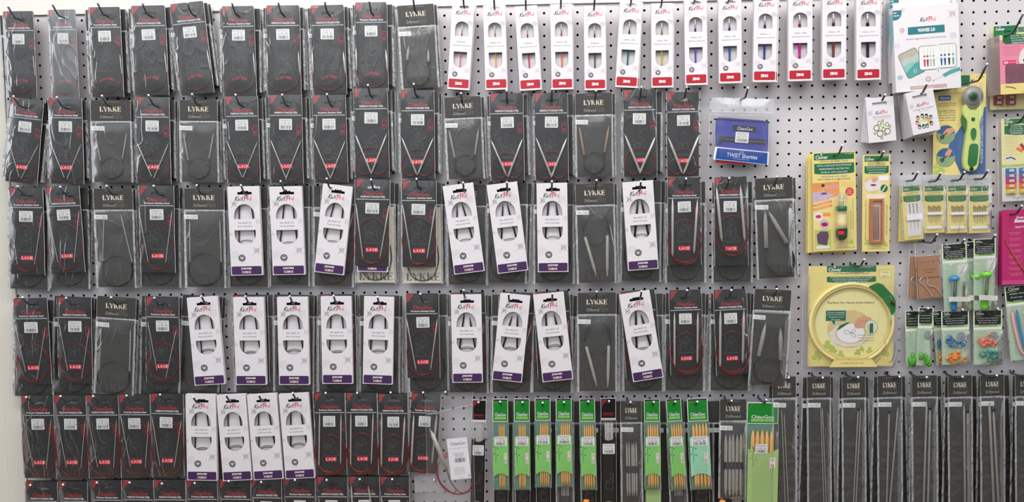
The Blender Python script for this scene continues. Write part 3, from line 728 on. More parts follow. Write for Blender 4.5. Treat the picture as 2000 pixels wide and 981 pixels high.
# kind, top centre, bottom centre, width, style / options, hook tip
A, Lk, J = 'card', 'bag', 'box'
ROWS = {
 'top': [
  (A, (35, 22), (43, 190), 57, 'K', .9, (15, 12), 'L'), (A, (120, 19), (129, 192), 51, 'K', .9, (102, 8), ''), (A, (203, 14), (211, 189), 60, 'K', 1.1, (190, 5), 'B'),
  (A, (288.5, 11), (296.5, 186), 64, 'K', 1.2, (278, 6), 'B'), (A, (364, 5), (386, 183.5), 63, 'K', 1.3, (366, 5), 'B'), (A, (464, 12), (469.5, 187), 61, 'K', 1.4, (452.5, 5), 'B'),
  (A, (552, 10.5), (555.6, 185.5), 63, 'K', 1.5, (543, 4), 'B'), (A, (638.5, 10), (644.6, 184), 63, 'K', 1.7, (634, 3), 'B'), (A, (724, 4.5), (727.5, 178), 60, 'K', 1.9, (721, 2), 'B'),
  (Lk, (811, 9.5), (822, 173), 74, 'U', 3.0, (807, -2), 'b', 162)],
 'second': [
  (A, (53.7, 192.5), (41, 357.5), 61, 'V', .9, (26, 188), 'B'), (A, (127, 191), (131.5, 359), 63, 'V', 1.0, (111, 190), 'B'), (Lk, (215.5, 196), (221, 357.5), 80, 'C', 1.3, (199, 187), 'bb', 162),
  (A, (297.5, 189.5), (301.6, 358), 63, 'V', 1.2, (290, 186), 'B'), (Lk, (387.4, 195.5), (390.6, 357.5), 76, 'C', 1.4, (375, 184), 'bb', 162), (A, (471, 187.5), (477, 357), 61, 'V', 1.2, (460, 185), 'B'),
  (A, (557, 185), (561, 357.5), 61, 'V', 1.3, (551, 185), 'B'), (A, (642, 185), (647.4, 356.5), 62, 'V', 1.4, (638.5, 184), 'B'), (A, (723.4, 172), (727.7, 346), 63, 'V', 1.7, (718.5, 166), 'B'),
  (A, (814.4, 176), (816.7, 348.7), 63, 'V', 1.7, (808, 164), 'B'), (Lk, (903, 189.5), (910.6, 351), 74, 'C', 2.1, (900.6, 182), 'b', 162), (A, (988.6, 182), (991.8, 352.5), 62, 'V', 2.0, (989.5, 177), 'B'),
  (A, (1075.7, 181), (1078, 353), 62, 'V', 2.1, (1078, 174), 'B'), (Lk, (1159, 182.5), (1161.6, 347), 74, 'C', 2.5, (1164, 177), 'b', 162), (A, (1249, 175), (1250.4, 345), 62, 'V', 2.6, (1252.7, 170), 'B'),
  (A, (1334, 180), (1334.5, 345), 61, 'V', 2.6, (1341, 170), '')],
 'third': [
  (A, (49.5, 366), (54.3, 536), 65, 'T', .9, (34, 364), 'W'), (A, (121.6, 363.5), (133.7, 532), 63, 'T', .9, (117.5, 365), 'W'), (Lk, (220.6, 368.5), (228.3, 563), 78, 'S', 1.0, (208, 363), 'b', 193),
  (A, (305, 362.5), (309, 532), 65, 'T', 1.0, (300, 363), 'W'), (Lk, (398.3, 368.5), (402.5, 563), 80, 'S2', 1.1, (384, 362), 'b', 193), (J, (474.8, 364), (482.4, 538), 62, (10, 14, 15, 19), 1.2, (470.4, 362), 'W'),
  (J, (557.4, 364), (564.4, 537), 63.5, (4, 12, 17, 17), 1.3, (548, 354), 'W'), (J, (659.7, 361.5), (642.4, 534.5), 58, (3, 16, 19, 15), 1.3, (638, 349), 'WR'), (A, (728, 350), (726.3, 520), 65, 'T', 1.5, (724.6, 351), 'JY'),
  (A, (818, 352.5), (818.8, 522), 65, 'T', 1.5, (813.5, 349.6), 'Y'), (J, (894, 360), (917, 533), 60, (7, 3, 19, 16), 1.6, (904.4, 356.6), 'W'), (J, (980, 358), (1002, 531.5), 60, (3, 6, 17, 16), 1.7, (990, 356), 'W'),
  (J, (1077.7, 357.5), (1080.4, 531.5), 60, (6, 9, 16, 18), 1.9, (1078, 354.5), 'W'), (Lk, (1161, 359), (1165.8, 554), 77, 'X', 3.0, (1165, 352), 'b', 193), (J, (1245.3, 354), (1256.7, 527), 60, (1, 7, 14, 17), 2.2, (1252, 354.5), 'W'),
  (A, (1335.5, 347.5), (1337, 517), 62, 'R', 2.7, (1340, 349), 'W'), (A, (1427, 346), (1428.3, 518), 62.5, 'Q', 3.0, (1424.5, 348), 'W'), (Lk, (1510.4, 347.5), (1517, 545), 76, 'N', 4.3, (1518, 345), 'b', 193)],
 'fourth': [
  (A, (58.5, 583), (68, 750), 64, 'P', .9, (44, 581), 'W'), (A, (144.6, 581), (148.3, 748), 63, 'P', .9, (129, 582), 'W'), (Lk, (228.3, 580.5), (222, 771), 78, 'S2', 1.2, (217, 581), 'b', 190),
  (A, (317, 580), (319, 747), 62, 'P', 1.0, (301.5, 582), 'W'), (J, (394.4, 580.5), (410, 752), 60, (12, 11, 13, 19), 1.2, (393, 579), 'W'), (J, (485, 581), (490.6, 752), 60, (11, 10, 16, 19), 1.2, (479, 579), 'WR'),
  (J, (570.8, 580.5), (575, 752), 60, (12, 8, 17, 19), 1.3, (566, 579), 'W'), (J, (656, 579.5), (659.5, 750), 60, (11, 9, 17, 19), 1.3, (651.4, 578), 'WR'), (J, (740.3, 580), (737.5, 750.5), 58.5, (12, 14, 17, 15), 1.4, (737, 580), 'W'),
  (A, (824, 574), (827, 738), 62, 'T', 1.5, (821, 574.5), 'W'), (J, (910, 576), (913.4, 747.5), 59.5, (4, 7, 17, 18), 1.7, (905.7, 567), 'WR'), (J, (1006.5, 575.5), (990, 744.7), 59, (2, 10, 17, 15), 1.8, (993.4, 574.5), 'WR'),
  (J, (1071, 573.5), (1089.6, 743.8), 60, (9, 8, 14, 17), 1.9, (1078.8, 573.5), 'WR'), (Lk, (1165.6, 572), (1166.5, 766), 77, 'X', 3.0, (1165.6, 570), 'b', 190), (J, (1238.8, 572), (1266.5, 742), 60, (2, 8, 14, 17), 2.2, (1253, 569), 'WR'),
  (A, (1338, 567), (1341.5, 731), 60, 'R', 2.4, (1342, 567), 'W'), (A, (1425, 566), (1431.5, 731), 61, 'R', 2.8, (1428.5, 567), 'W'), (Lk, (1510, 566), (1498, 755), 74, 'M', 4.2, (1517.5, 564.5), '', 190)],
 'fifth': [
  (A, (72, 772), (79.4, 934), 61, 'D', .9, (51, 776), ''), (A, (136.4, 772), (142.5, 933.5), 61, 'D', .9, (118, 774), ''), (A, (199, 771.5), (206, 933), 60, 'D', .9, (182, 774), ''),
  (A, (262, 771), (268, 932), 59, 'D', 1.0, (247, 773), ''), (A, (325.4, 769), (328, 930), 61, 'D', 1.1, (312.5, 771), ''), (J, (391.6, 771), (395, 939), 59, (12, 10, 16, 20), 1.2, (377, 776), ''),
  (J, (451, 771.5), (464, 939), 57, (11, 13, 16, 18), 1.3, (441, 772), 'R'), (J, (511, 770.5), (524.6, 937), 58, (11, 10, 17, 18), 1.4, (505, 772), 'R'), (J, (573, 769.5), (586.5, 935), 58, (10, 12, 17, 19), 1.6, (571.6, 768), 'R'),
  (A, (642.7, 767), (647.5, 927), 58, 'R', 1.6, (636, 768), ''), (A, (705.4, 767), (709, 926), 58, 'R', 1.8, (697.5, 768), ''), (A, (767, 769), (769, 927), 56, 'R', 2.2, (763, 767), ''),
  (A, (832.4, 769), (825, 924), 56, 'R', 2.6, (826, 767), '')],
 'bottom': [
  (A, (80.6, 940), (86, 1103), 60, 'D', .9, (59, 948), ''), (A, (143, 940), (148, 1103), 52, 'D', .9, (123, 947), ''), (A, (207.5, 937.5), (212, 1101), 56, 'D', .9, (189, 943), ''),
  (A, (269, 937), (273, 1100), 59, 'D', .9, (253, 943), ''), (A, (331, 937), (335, 1100), 59, 'D', 1.0, (316, 945), ''), (A, (394, 936), (398, 1099), 58, 'D', 1.1, (380, 944), ''),
  (A, (458.4, 936), (462, 1099), 59, 'D', 1.2, (446.5, 940), ''), (A, (520, 933), (523, 1097), 57, 'D', 1.3, (510, 942), ''), (A, (585, 931), (588, 1095), 57, 'D', 1.3, (576, 938), ''),
  (A, (648, 931), (650, 1094), 58, 'D', 1.4, (638, 938), ''), (A, (711, 930.5), (713, 1093), 57, 'Q', 1.7, (702.5, 936.5), ''), (A, (770.7, 931), (772, 1093), 55, 'D', 2.0, (766, 936.5), '')],
}
def lk_style(st, H):
    d = 0
    if st == 'U': return [(-18, 78, -23, 106), (21, 86, 19, 112)], [smooth([(-23, 106, 0), (-29, 124, 0), (-28, 140, 0), (-16, 152, 0), (-2, 156, 0), (12, 150, 0), (19, 136, 0), (19, 112, 0)], 5)], True
    if st == 'C':
        return [(-30, 62, -21, 118), (30, 62, 20, 114)], [smooth([(-21, 118, 0), (-22, 132, 0), (-17, 146, 0), (-2, 153, 0), (14, 147, 0), (21, 132, 0), (14, 118, 0), (0, 112, 0), (-14, 118, 0), (-21, 131, 0), (-14, 148, 0), (0, 154, 0), (18, 142, 0), (20, 114, 0)], 5)], True
    if st == 'S': return [(-18, 52, -24, 140), (14, 50, 32, 142)], [smooth([(-24, 140, 0), (-26, 158, 0), (-18, 180, 0), (2, 189, 0), (24, 180, 0), (33, 160, 0), (24, 138, 0), (4, 130, 0), (-16, 137, 0), (-26, 158, 0), (-14, 182, 0), (6, 189, 0), (28, 174, 0), (32, 142, 0)], 5)], True
    if st == 'S2': return [(-27, 60, -28, 142), (29, 58, 30, 142)], [smooth([(-28, 142, 0), (-30, 158, 0), (-22, 178, 0), (0, 188, 0), (22, 178, 0), (31, 158, 0), (22, 134, 0), (0, 124, 0), (-22, 134, 0), (-31, 156, 0), (-24, 176, 0), (0, 186, 0), (24, 174, 0), (30, 142, 0)], 5)], True
    if st == 'X': return [(-1, 178, -21, 102), (20, 180, 22, 100)], [smooth([(-21, 102, 0), (-24, 84, 0), (-15, 62, 0), (2, 54, 0), (18, 60, 0), (26, 82, 0), (20, 104, 0), (0, 116, 0), (-18, 108, 0), (-24, 86, 0), (-10, 60, 0), (8, 56, 0), (22, 72, 0), (22, 100, 0)], 5)], True
    if st == 'N': return [(-20, 62, -20, 132), (-14, 62, 20, 124)], [smooth([(-20, 132, 0), (-22, 156, 0), (-12, 178, 0), (8, 186, 0), (30, 176, 0), (34, 152, 0), (20, 124, 0)], 5), smooth([(-20, 140, 0), (-20, 160, 0), (-8, 176, 0), (8, 182, 0), (26, 172, 0), (33, 156, 0), (30, 140, 0)], 5)], True
    if st == 'M': return [(-12, 64, -22, 130), (18, 72, 22, 136)], [smooth([(-22, 130, 0), (-30, 146, 0), (-26, 172, 0), (-4, 182, 0), (16, 176, 0), (24, 156, 0), (22, 136, 0)], 5), smooth([(-24, 150, 0), (-10, 134, 0), (10, 136, 0), (24, 150, 0), (20, 172, 0), (0, 182, 0), (-20, 176, 0), (-27, 160, 0), (-24, 150, 0)], 5),
                             ], True
    if st == 'B': return [], [smooth([(-28, 120, 0), (-30, 150, 0), (-20, H - 16, 0), (0, H - 7, 0), (20, H - 16, 0), (30, 150, 0), (28, 120, 0)], 4)], True
    return [], [], False
GR = {'top': 'needle packs in the top row', 'second': 'needle packs in the second row', 'third': 'needle packs in the third row', 'fourth': 'needle packs in the fourth row', 'fifth': 'needle packs in the fifth row', 'bottom': 'needle packs in the bottom row'}
seed = 0
rnd = random.Random(11)
SZ = {'top': '1 cm', 'second': '16 cm', 'third': '24 in', 'fourth': '32 in', 'fifth': '', 'bottom': ''}
HT = {'top': 175, 'second': 169, 'third': 170, 'fourth': 167, 'fifth': 162, 'bottom': 163}
for row, items in ROWS.items():
    for n_, it in enumerate(items, 1):
        seed += 1; k, t, b, w, st, r, tip, back = it[:8]
        o_ = ORD[n_]
        pos = 'at the far left' if n_ == 1 else '%s item from the left' % o_
        if k == A:
            badge = 'arched red lettering' if st == 'K' else 'red badge'
            lbl = 'black needle card with %s, %s, %s row' % (badge, pos, row)
            glare = 'bag_film' if (row == 'top' and n_ == 2) else None
            cg_pack(lbl, t, b, w, HT[row], st, r, seed, 'black cards in the %s row' % row, caps=(seed % 3 > 0), glare=glare)
        elif k == Lk:
            ns, lp, _ = lk_style(st, it[8])
            lk_pack('grey bagged wooden circular needles, %s in the %s row' % (pos, row), t, b, w, it[8], seed, 'grey bags in the %s row' % row, ns, lp, r, sticker=(SZ[row], 'US %d' % (seed % 8 + 1)),
                    wm='driftwood_brown' if row == 'second' and n_ == 14 else 'driftwood', cr=.7 + r * .12 if st not in ('S', 'S2') else .8)
        else:
            jc_pack('white needle box with purple band, %s in the %s row' % (pos, row), t, b, w, seed, 'white boxes in the %s row' % row, r, st, arcs=2 if row in ('fourth', 'fifth') else 1)
        if tip: hook(tip[0], tip[1], 'bent zinc peg hook holding the %s pack from the left in the %s row' % (o_, row))
        # packs hanging behind on the same hook
        H0 = {'top': 162, 'second': 160, 'third': 195, 'fourth': 190}.get(row, 160)
        G = 'grey bags behind the %s row' % row
        what = {'card': 'black card', 'bag': 'grey bag', 'box': 'white box'}[k]
        if 'B' in back:
            ang = rnd.uniform(-1.5, 1.5)
            lk_pack('grey needle bag showing behind the %s item of the %s row' % (o_, row), (t[0] + 3 + rnd.uniform(-2, 2), t[1] + 5), (b[0] + 3 + ang, b[1] - 9 + rnd.uniform(-3, 3)), 80, H0, seed, G, D=26, film_on=False, sticker=(SZ[row], 'US %d' % (seed % 8 + 1)))
            lk_pack('grey needle bag hanging rearmost behind the %s item of the %s row' % (o_, row), (t[0] + 8 + rnd.uniform(-3, 3), t[1] + 7), (b[0] + 7 - ang, b[1] - 7 + rnd.uniform(-3, 3)), 78, H0, seed + 300, G, D=14, film_on=False, sticker=None)
        if 'L' in back:
            lk_pack('grey needle bag peeping out behind the card at the far left of the top row', (t[0] - 3, t[1] + 8), (b[0] - 3, b[1] - 6), 66, H0, seed, G, D=22, film_on=False, sticker=None)
        if 'W' in back or 'Y' in back:
            y = 'Y' in back
            _, lp, _ = lk_style('B', H0)
            bx = {('third', 1): (57, 567), ('third', 2): (137, 564), ('third', 4): (314, 562), ('third', 6): (487, 562), ('third', 7): (566, 559), ('third', 8): (651, 561), ('third', 9): (734, 554), ('third', 10): (826, 555), ('third', 11): (913, 558),
                  ('third', 12): (989, 554), ('third', 13): (1082, 555), ('third', 15): (1251, 551), ('third', 16): (1339, 553), ('third', 17): (1430, 553),
                  ('fourth', 1): (66, 777), ('fourth', 2): (143, 772), ('fourth', 4): (312, 772), ('fourth', 5): (388, 770), ('fourth', 6): (498, 768), ('fourth', 7): (574, 768), ('fourth', 8): (660, 768), ('fourth', 9): (742, 769), ('fourth', 10): (838, 767),
                  ('fourth', 11): (914, 769), ('fourth', 12): (999, 768), ('fourth', 13): (1078, 768), ('fourth', 15): (1256, 766), ('fourth', 16): (1336, 765), ('fourth', 17): (1424, 765)}[(row, n_)]
            tx = (bx[0] + (t[0] + b[0]) / 2 + 4) / 2
            lk_pack('%s bag reaching below the %s %s of the %s row' % ('beige' if y else 'grey', o_, what, row), (tx - 1, bx[1] - H0 - 2), bx, 80, H0, seed, 'long bags behind the %s row' % row, (), lp, 1.0,
                    D=22, sheet='beige_sheet' if y else 'grey_sheet', sticker=(SZ[row], 'US %d' % (seed % 8 + 1)), cr=.9)
            if not (row == 'third' and n_ > 15):
                lk_pack('grey needle bag rearmost behind the %s item of the %s row' % (o_, row), (tx + 7 + rnd.uniform(-2, 2), bx[1] - H0 - 1), (bx[0] + 5 + rnd.uniform(-3, 3), bx[1] - 3), 78, H0, seed + 400, 'long bags behind the %s row' % row, D=12, film_on=False, sticker=None)
        if 'J' in back:
            jc_pack('white needle box mostly hidden behind the ninth card of the third row', (t[0] + 2, t[1] + 8), (b[0] + 1, 531), 60, 77, 'white boxes in the third row', D=27)
        if 'R' in back:
            dx = -14 if (row, n_) == ('third', 8) else (-8 if row == 'fourth' else -6)
            sl = (6 if (row, n_) in (('fourth', 13), ('fourth', 15)) else 3)
            cg_pack('black needle card peeping out behind the %s white box of the %s row' % (o_, row), (t[0] + sl, t[1] - 4), ((t[0] + b[0]) / 2 + 5, b[1] - 6), 66, 167, 'P', 1.2, seed + 500, 'black cards behind the %s row' % row, D=28)
        if 'b' in back:
            for q in range(back.count('b')):
                lk_pack('grey needle bag %s the %s bag of the %s row' % ('directly behind' if q == 0 else 'second behind', o_, row), (t[0] + 6 + 5 * q, t[1] + 2), (b[0] + 5 + 4 * q, b[1] - 1), w, it[8], seed + 600 + q, G, D=24 - 11 * q, film_on=False, sticker=None)

# slim white crochet hook boxes
ZI = [((905, 7.5), (895, 175), 43, '2.0mm', 'hook_pink', 1.2, 'pink'), ((965, 10), (969.7, 175.3), 43, '2.25mm - B/1', 'hook_amber', 1.3, 'amber'), ((1026.8, 11.3), (1036.6, 176.3), 42.5, '2.5mm', 'hook_crimson', 1.3, 'crimson'),
      ((1095.5, 8), (1098.5, 174.8), 42, '2.75mm - C/2', 'hook_coral', 1.5, 'coral'), ((1161, 11.3), (1162.8, 176), 42, '3.0mm', 'hook_graphite', 1.6, 'graphite grey'), ((1233, 3.4), (1223.3, 171), 43.5, '3.25mm - D/3', 'hook_teal', 1.7, 'teal'),
      ((1293, 6.2), (1293.5, 171), 42, '3.5mm - E/4', 'hook_yellow', 1.8, 'yellow'), ((1358, -1), (1360, 166), 43, '3.75mm - F/5', 'hook_violet', 1.9, 'violet'), ((1425, -2), (1426.5, 162.5), 44, '4.0mm - G/6', 'hook_blue', 2.0, 'bright blue'),
      ((1496, -8), (1493, 160), 45, '4.5mm - 7', 'hook_navy', 2.2, 'navy blue'), ((1563, -10), (1562.6, 158), 46, '5.0mm - H/8', 'hook_magenta', 2.5, 'magenta'), ((1629.5, -12), (1628.6, 155.5), 46, '5.5mm - I/9', 'hook_brown', 2.6, 'reddish brown'),
      ((1696, -12), (1696, 156), 47, '6.0mm - J/10', 'hook_plum', 2.8, 'dark plum')]
for n_, (t, b, w, size, hm, r, cn) in enumerate(ZI):
    zing_pack('slim white crochet hook box with red band and %s hook, in the top row' % cn, t, b, w, size, hm, r, 'slim white crochet hook boxes')
    zing_pack('white box hidden behind the box with the %s crochet hook' % cn, (t[0] + (1.5 if n_ % 3 else 4), t[1] + 1), (b[0] + (2 if n_ not in (5, 9) else 4), b[1] + 1), w * .985, size, hm, r, 'boxes behind the slim white crochet hook boxes', D=17, show=False)
    tipx = t[0] + (t[0] - 1039) * .006
    hook(tipx, t[1] - 17, 'bent zinc peg hook holding the white box with the %s crochet hook' % cn, Lm=0.075)
# ------------------------------------------------------------------ double pointed needle packs (fifth row, right)
def sleeve_shape(a, v0, v1, dip, n=8):
    """sleeve with scooped top and bottom edges"""
    top = [(-a + 2 * a * k / n, v0 + dip * math.sin(math.pi * k / n)) for k in range(n + 1)]
    bot = [(a - 2 * a * k / n, v1 - dip * math.sin(math.pi * k / n)) for k in range(n + 1)]
    return top + bot
def prints_bamboo(mb, a, d, k=1.0):
    for p in ([(-.75, 84), (-.6, 92), (-.7, 104), (-.62, 116), (-.7, 126)],): mb.line([(x * a, 74 + (v - 84) * k + 6) for x, v in p], .6, d, 'dark_green')
    for x, v, an in ((-.55, 86, .4), (-.35, 84, -.5), (-.3, 90, .1), (-.8, 94, 2.4), (-.5, 97, .6), (-.75, 108, 2.6), (-.5, 110, .5), (-.6, 88, 2.6)):
        X, Y = x * a, 74 + (v - 84) * k + 6; c, s_ = math.cos(an) * 4, math.sin(an) * 4
        mb.poly([(X, Y), (X + c * .5 - s_ * .22, Y + s_ * .5 + c * .22), (X + c, Y + s_), (X + c * .5 + s_ * .22, Y + s_ * .5 - c * .22)], d, 'dark_green')
    for p in ([(0, 124), (3, 121), (5, 125), (2, 129), (0, 124)], [(1, 129), (-4, 137), (-5, 146), (8, 147)], [(4, 129), (8, 138), (9, 146)], [(-3, 136), (3, 139), (7, 136)]):
        mb.line([(x * a / 15 * 1.2, 74 + (v - 84) * k) for x, v in p], .35, d, 'clover_leaf')
def dpn_green(label, t, b, w, H, nr, seed, group, sleeve='cg_sleeve', D=36, W=30, hd=43, seal_='logo_red', red=True):
    root = thing('double_pointed_needle_pack', label, 'needle pack', group); a = W / 2
    mb = MB(); mb.plate([(-a, 0), (a, 0), (a, hd), (-a, hd)], [], .6, 0, 'white'); mb.rect(-a + 1, 1.6 if W > 40 else 3, a - 1, hd - 1.2, .7, 'cg_green')
    if W < 40: mb.rect(-a + 1, .3, a - 1, 2.8, .72, 'black_sleeve')
    for i in range(4):
        for j in range(4 - i): mb.disc(-a + 3 + i * W * .045, (3.5 if W > 40 else 5) + j * W * .05, .45, .45, .78, 'red' if red else 'clover_leaf', 6)
    mb.text('ChiaoGoo', 0, hd * .68, W * .72, hd * .16, .8, 'white', bold=.01); mb.rect(-W * .37, hd * .79, W * .37, hd * .9, .76, 'lime'); mb.text('Premium Bamboo', 0, hd * .845, W * .66, hd * .075, .82, 'clover_green')
    obj('header_card', mb.build('header_card'), root)
    mb = MB(); mb.plate([(-a + .6, hd), (a - .6, hd), (a - .6, H), (-a + .6, H)], [], .3, 0, 'teal_sheet'); obj('backing_sheet', mb.build('backing_sheet'), root)
    k = (H - 30) / 146; r2 = random.Random(seed); v0 = 46 if W < 40 else 50
    m = MB(); sl = sleeve_shape(a - .6, 72 if W < 40 else 86, H - 27 if W < 40 else H - 6, 6 if W < 40 else 9)
    d = 1.4 + 2 * nr
    m.plate(sl, [], d + .3, d, sleeve); dd = d + .45; prints_bamboo(m, a, dd)
    m.rect(a * .42, 103, a * .78, 123, dd, 'photo_white'); m.text('巧', a * .6, 108, a * .22, 5, dd + .08, 'lace_red'); m.text('蛄', a * .6, 118, a * .24, 6, dd + .08, seal_)
    obj('paper_sleeve', m.build('paper_sleeve'), root)
    n = 5; sp = min(2 * nr + .55, (W - 5) / n); off = r2.uniform(-.12, .18) * W * .3
    for q in range(n):
        x = (q - 2) * sp + off + 1
        needle_part(root, (x, v0 + r2.uniform(-1, 1), .6 + nr), (x + r2.uniform(-.6, .6), H - 2, .6 + nr), nr, 'bamboo', tip1=True, tl=6 + 3 * nr)
    l = obj('barcode_label', label_mesh(min(24, W * .84), 18, ('Bamboo Double Point', '6" (15 cm)', 'US %d' % (seed % 7 + 2)), seed % 5, 'label_white'), root); l.location = (0 if W < 40 else -4 * U, -(d + .5) * U, -(71 if W < 40 else 77) * U)
    obj('plastic_sleeve', film_mesh(-a, hd + .5, a, H + 1, d + 1.6, 'clear_film', seed, edge='film_edge', amp=.8, nx=6), root)
    place(root, t, b, D, H, w, W); return root
def dpn_black(label, t, b, w, H, nr, seed, group, D=34, W=30, simple=False):
    root = thing('double_pointed_needle_pack', label, 'needle pack', group); a = W / 2
    mb = MB(); mb.plate([(-a, 0), (a, 0), (a, 41), (-a, 41)], [], .6, 0, 'white'); mb.rect(-a + .7, .7, a - .7, 39, .7, 'black_sleeve')
    for i in range(5):
        for j in range(6 - i): mb.rect(-a + 3 + i * 1.9, 2.6 + j * 1.9, -a + 4.3 + i * 1.9, 3.9 + j * 1.9, .78, 'red')
    mb.text('ChiaoGoo', 0, 29.6, W * .7, 3.6, .8, 'red', bold=.01); mb.text('PREMIUM STAINLESS STEEL', 0, 34, W * .7, 1.3, .8, 'red'); mb.rect(-a, 42, a, 43, .6, 'white')
    obj('header_card', mb.build('header_card'), root)
    d = 1.4 + 2 * nr; m = MB(); m.plate(sleeve_shape(a - .5, 74, H - 15, 8), [], d + .3, d, 'black_sleeve')
    for p in ([(2, 150), (6, 146), (8, 152), (4, 158), (2, 152)], [(4, 158), (-4, 164), (-6, 176), (6, 178), (10, 172)], [(-6, 160), (0, 166), (8, 162)]): m.line([q[:2] for q in smooth([(x, v, 0) for x, v in p], 3)], .45, d + .4, 'ink_soft')
    obj('paper_sleeve', m.build('paper_sleeve'), root)
    r2 = random.Random(seed)
    for q in range(5):
        x = (q - 2) * (2 * nr + .5) + 1 + r2.uniform(-.3, .3); needle_part(root, (x, 46, .4 + nr), (x, H - 2, .4 + nr), nr, 'steel', tl=5, tip1=True)
    l = obj('barcode_label', label_mesh(24, 20, ('SS Double Pointed', '6" (15 cm)', 'US %d' % (seed % 5)), seed % 5, 'label_white'), root); l.location = (0, -(d + .4) * U, -88 * U)
    obj('plastic_sleeve', film_mesh(-a, 43, a, H + 1, d + 1.6, 'clear_film', seed, edge='film_edge', amp=.8, nx=6), root)
    place(root, t, b, D, H, w, W); return root
def dpn_lykke(label, t, b, w, H, nr, seed, group, D=36, W=44, v0=78, v1=186, band=True, show=True):
    root = lk_pack(label, t, b, w, H, seed, group, (), (), max(nr, .6), D, W, 'grey_sheet', ('6"DP', 'US 3'), nm='double_pointed_needle_pack', film_on=show)
    if show:
        r2 = random.Random(seed); sp = 2 * nr + .7
        for q in range(5):
            x = (q - 2) * sp; needle_part(root, (x + r2.uniform(-.8, .8), v0 + r2.uniform(-1, 2), .8 + nr), (x + r2.uniform(-.8, .8) + .5, v1, .8 + nr), nr, 'driftwood', tip1=True, tl=7 + 3 * nr)
        m = MB(); L_ = 2.5 * sp; z = 1.1 + 2 * nr
        m.plate([(-L_ - .6, (v0 + v1) / 2 - 7), (L_ + .6, (v0 + v1) / 2 - 7), (L_ + .6, (v0 + v1) / 2 + 6), (-L_ - .6, (v0 + v1) / 2 + 6)], [], z + .3, .5, 'black_fabric')
        for q in range(4): m.line([((q - 1.5) * sp, (v0 + v1) / 2 - 7), ((q - 1.5) * sp, (v0 + v1) / 2 + 6)], .4, z + .4, 'ink_soft')
        obj('elastic_band', m.build('elastic_band'), root)
    return root
G5 = 'double pointed needle packs in the fifth row'
def dk(x, y, what): hook(x, y, 'short peg hook holding the ' + what, Lm=0.07, rise=0.012, bend=.018)
dpn_black('narrow black pack of steel double pointed needles beside the open clear bag', (936, 781.5), (932, 1000), 27.5, 222, 1.3, 1, G5); dk(934.5, 786, 'black steel needle pack beside the clear bag')
gs = [((977, 780.5), (979, 957), 30, 1.0, 'cg_sleeve', 977, 785, 'leftmost green pack of thin bamboo double pointed needles'),
      ((1019, 780), (1020.5, 957), 30.5, 1.2, 'cg_sleeve', 1020.5, 786, 'second green bamboo needle pack from the left in the fifth row'),
      ((1059.5, 779), (1061.5, 952), 30.5, 1.45, 'cg_sleeve', 1060, 787, 'third green bamboo needle pack from the left in the fifth row'),
      ((1101, 779), (1102.5, 951), 31, 1.6, 'cg_sleeve', 1101.5, 786, 'fourth green bamboo needle pack from the left in the fifth row'),
      ((1146.5, 780), (1150, 957), 30.5, 1.75, 'cg_sleeve', 1149, 784.5, 'green bamboo needle pack just left of the second black steel pack'),
      ((1273, 780.5), (1275, 956), 31, 1.85, 'cg_sleeve', 1277, 785.5, 'green bamboo needle pack just right of the small grey wooden needle pack'),
      ((1315, 779.5), (1326.5, 957), 29, 2.0, 'cg_sleeve', 1319, 785, 'tilted green bamboo needle pack, sixth green pack along the fifth row'),
      ((1361.5, 779.5), (1369, 956), 40, 2.5, 'cg_sleeve_mint', 1362, 785, 'mint green bamboo needle pack just left of the large grey needle pack')]
for q, (t, b, w, nr, sl, hx, hy, lab) in enumerate(gs):
    dpn_green(lab, t, b, w, 176, nr if q < 7 else 2.1, q + 20, G5, sl, seal_='ink' if q == 0 else 'logo_red'); dk(hx, hy, '%s green bamboo needle pack from the left' % ORD[q + 1])
dpn_black('narrow black pack of steel double pointed needles between green and grey packs', (1188, 778), (1189, 1000), 29.5, 224, 1.5, 9, G5); dk(1189.5, 784, 'black steel pack between green and grey packs')
dpn_lykke('small grey pack of five thin grey wooden double pointed needles', (1232.5, 784), (1234.5, 992), 43, 208, 2.0, 4, G5); dk(1231.5, 786, 'small grey wooden double pointed needle pack')
dpn_lykke('large grey pack of five thick grey wooden double pointed needles', (1432, 780.5), (1430, 974), 54, 192, 3.35, 5, G5, W=54, v0=64, v1=188); dk(1429, 783, 'large grey wooden double pointed needle pack')
dpn_green('wide green pack of thick bamboo double pointed needles, rightmost green pack', (1490, 786), (1485, 1003), 61, 214, 4.3, 31, G5, 'cg_sleeve_olive', W=61, hd=41); dk(1497, 781.5, 'wide green bamboo needle pack')
# packs hanging behind them
bk = [(979, 1040, 'first', 'k'), (1022, 1040, 'second', 'k'), (1062, 1040, 'third', 'k'), (1104, 1030, 'fourth', 'l'), (1151, 1040, 'fifth', 'k'), (1276, 1030, 'sixth', 'g'), (1328, 1030, 'seventh', 'l'), (1370, 1040, 'eighth', 'k')]
for q, (x, y, o_, kd) in enumerate(bk):
    t = gs[q][0]; lab = 'pack showing below the %s green bamboo pack of the fifth row' % o_
    if kd == 'k': dpn_black('black steel needle ' + lab, (t[0], t[1] - 2), (x, y), 34 if q == 7 else 27, 236, 1.3 + q * .15, q + 60, 'packs behind the green packs', D=25)
    elif kd == 'l': dpn_lykke('grey wooden needle ' + lab, (t[0] + 2, t[1] + 2), (x, y), 36, 232, 1.6, q + 60, 'packs behind the green packs', D=25, W=44, v0=130, v1=230)
    else: dpn_green('second green bamboo needle ' + lab.replace('pack showing', 'pack showing'), (t[0], t[1]), (x, y), 30, 230, 1.8, q + 60, 'packs behind the green packs', 'cg_sleeve_olive', D=25)
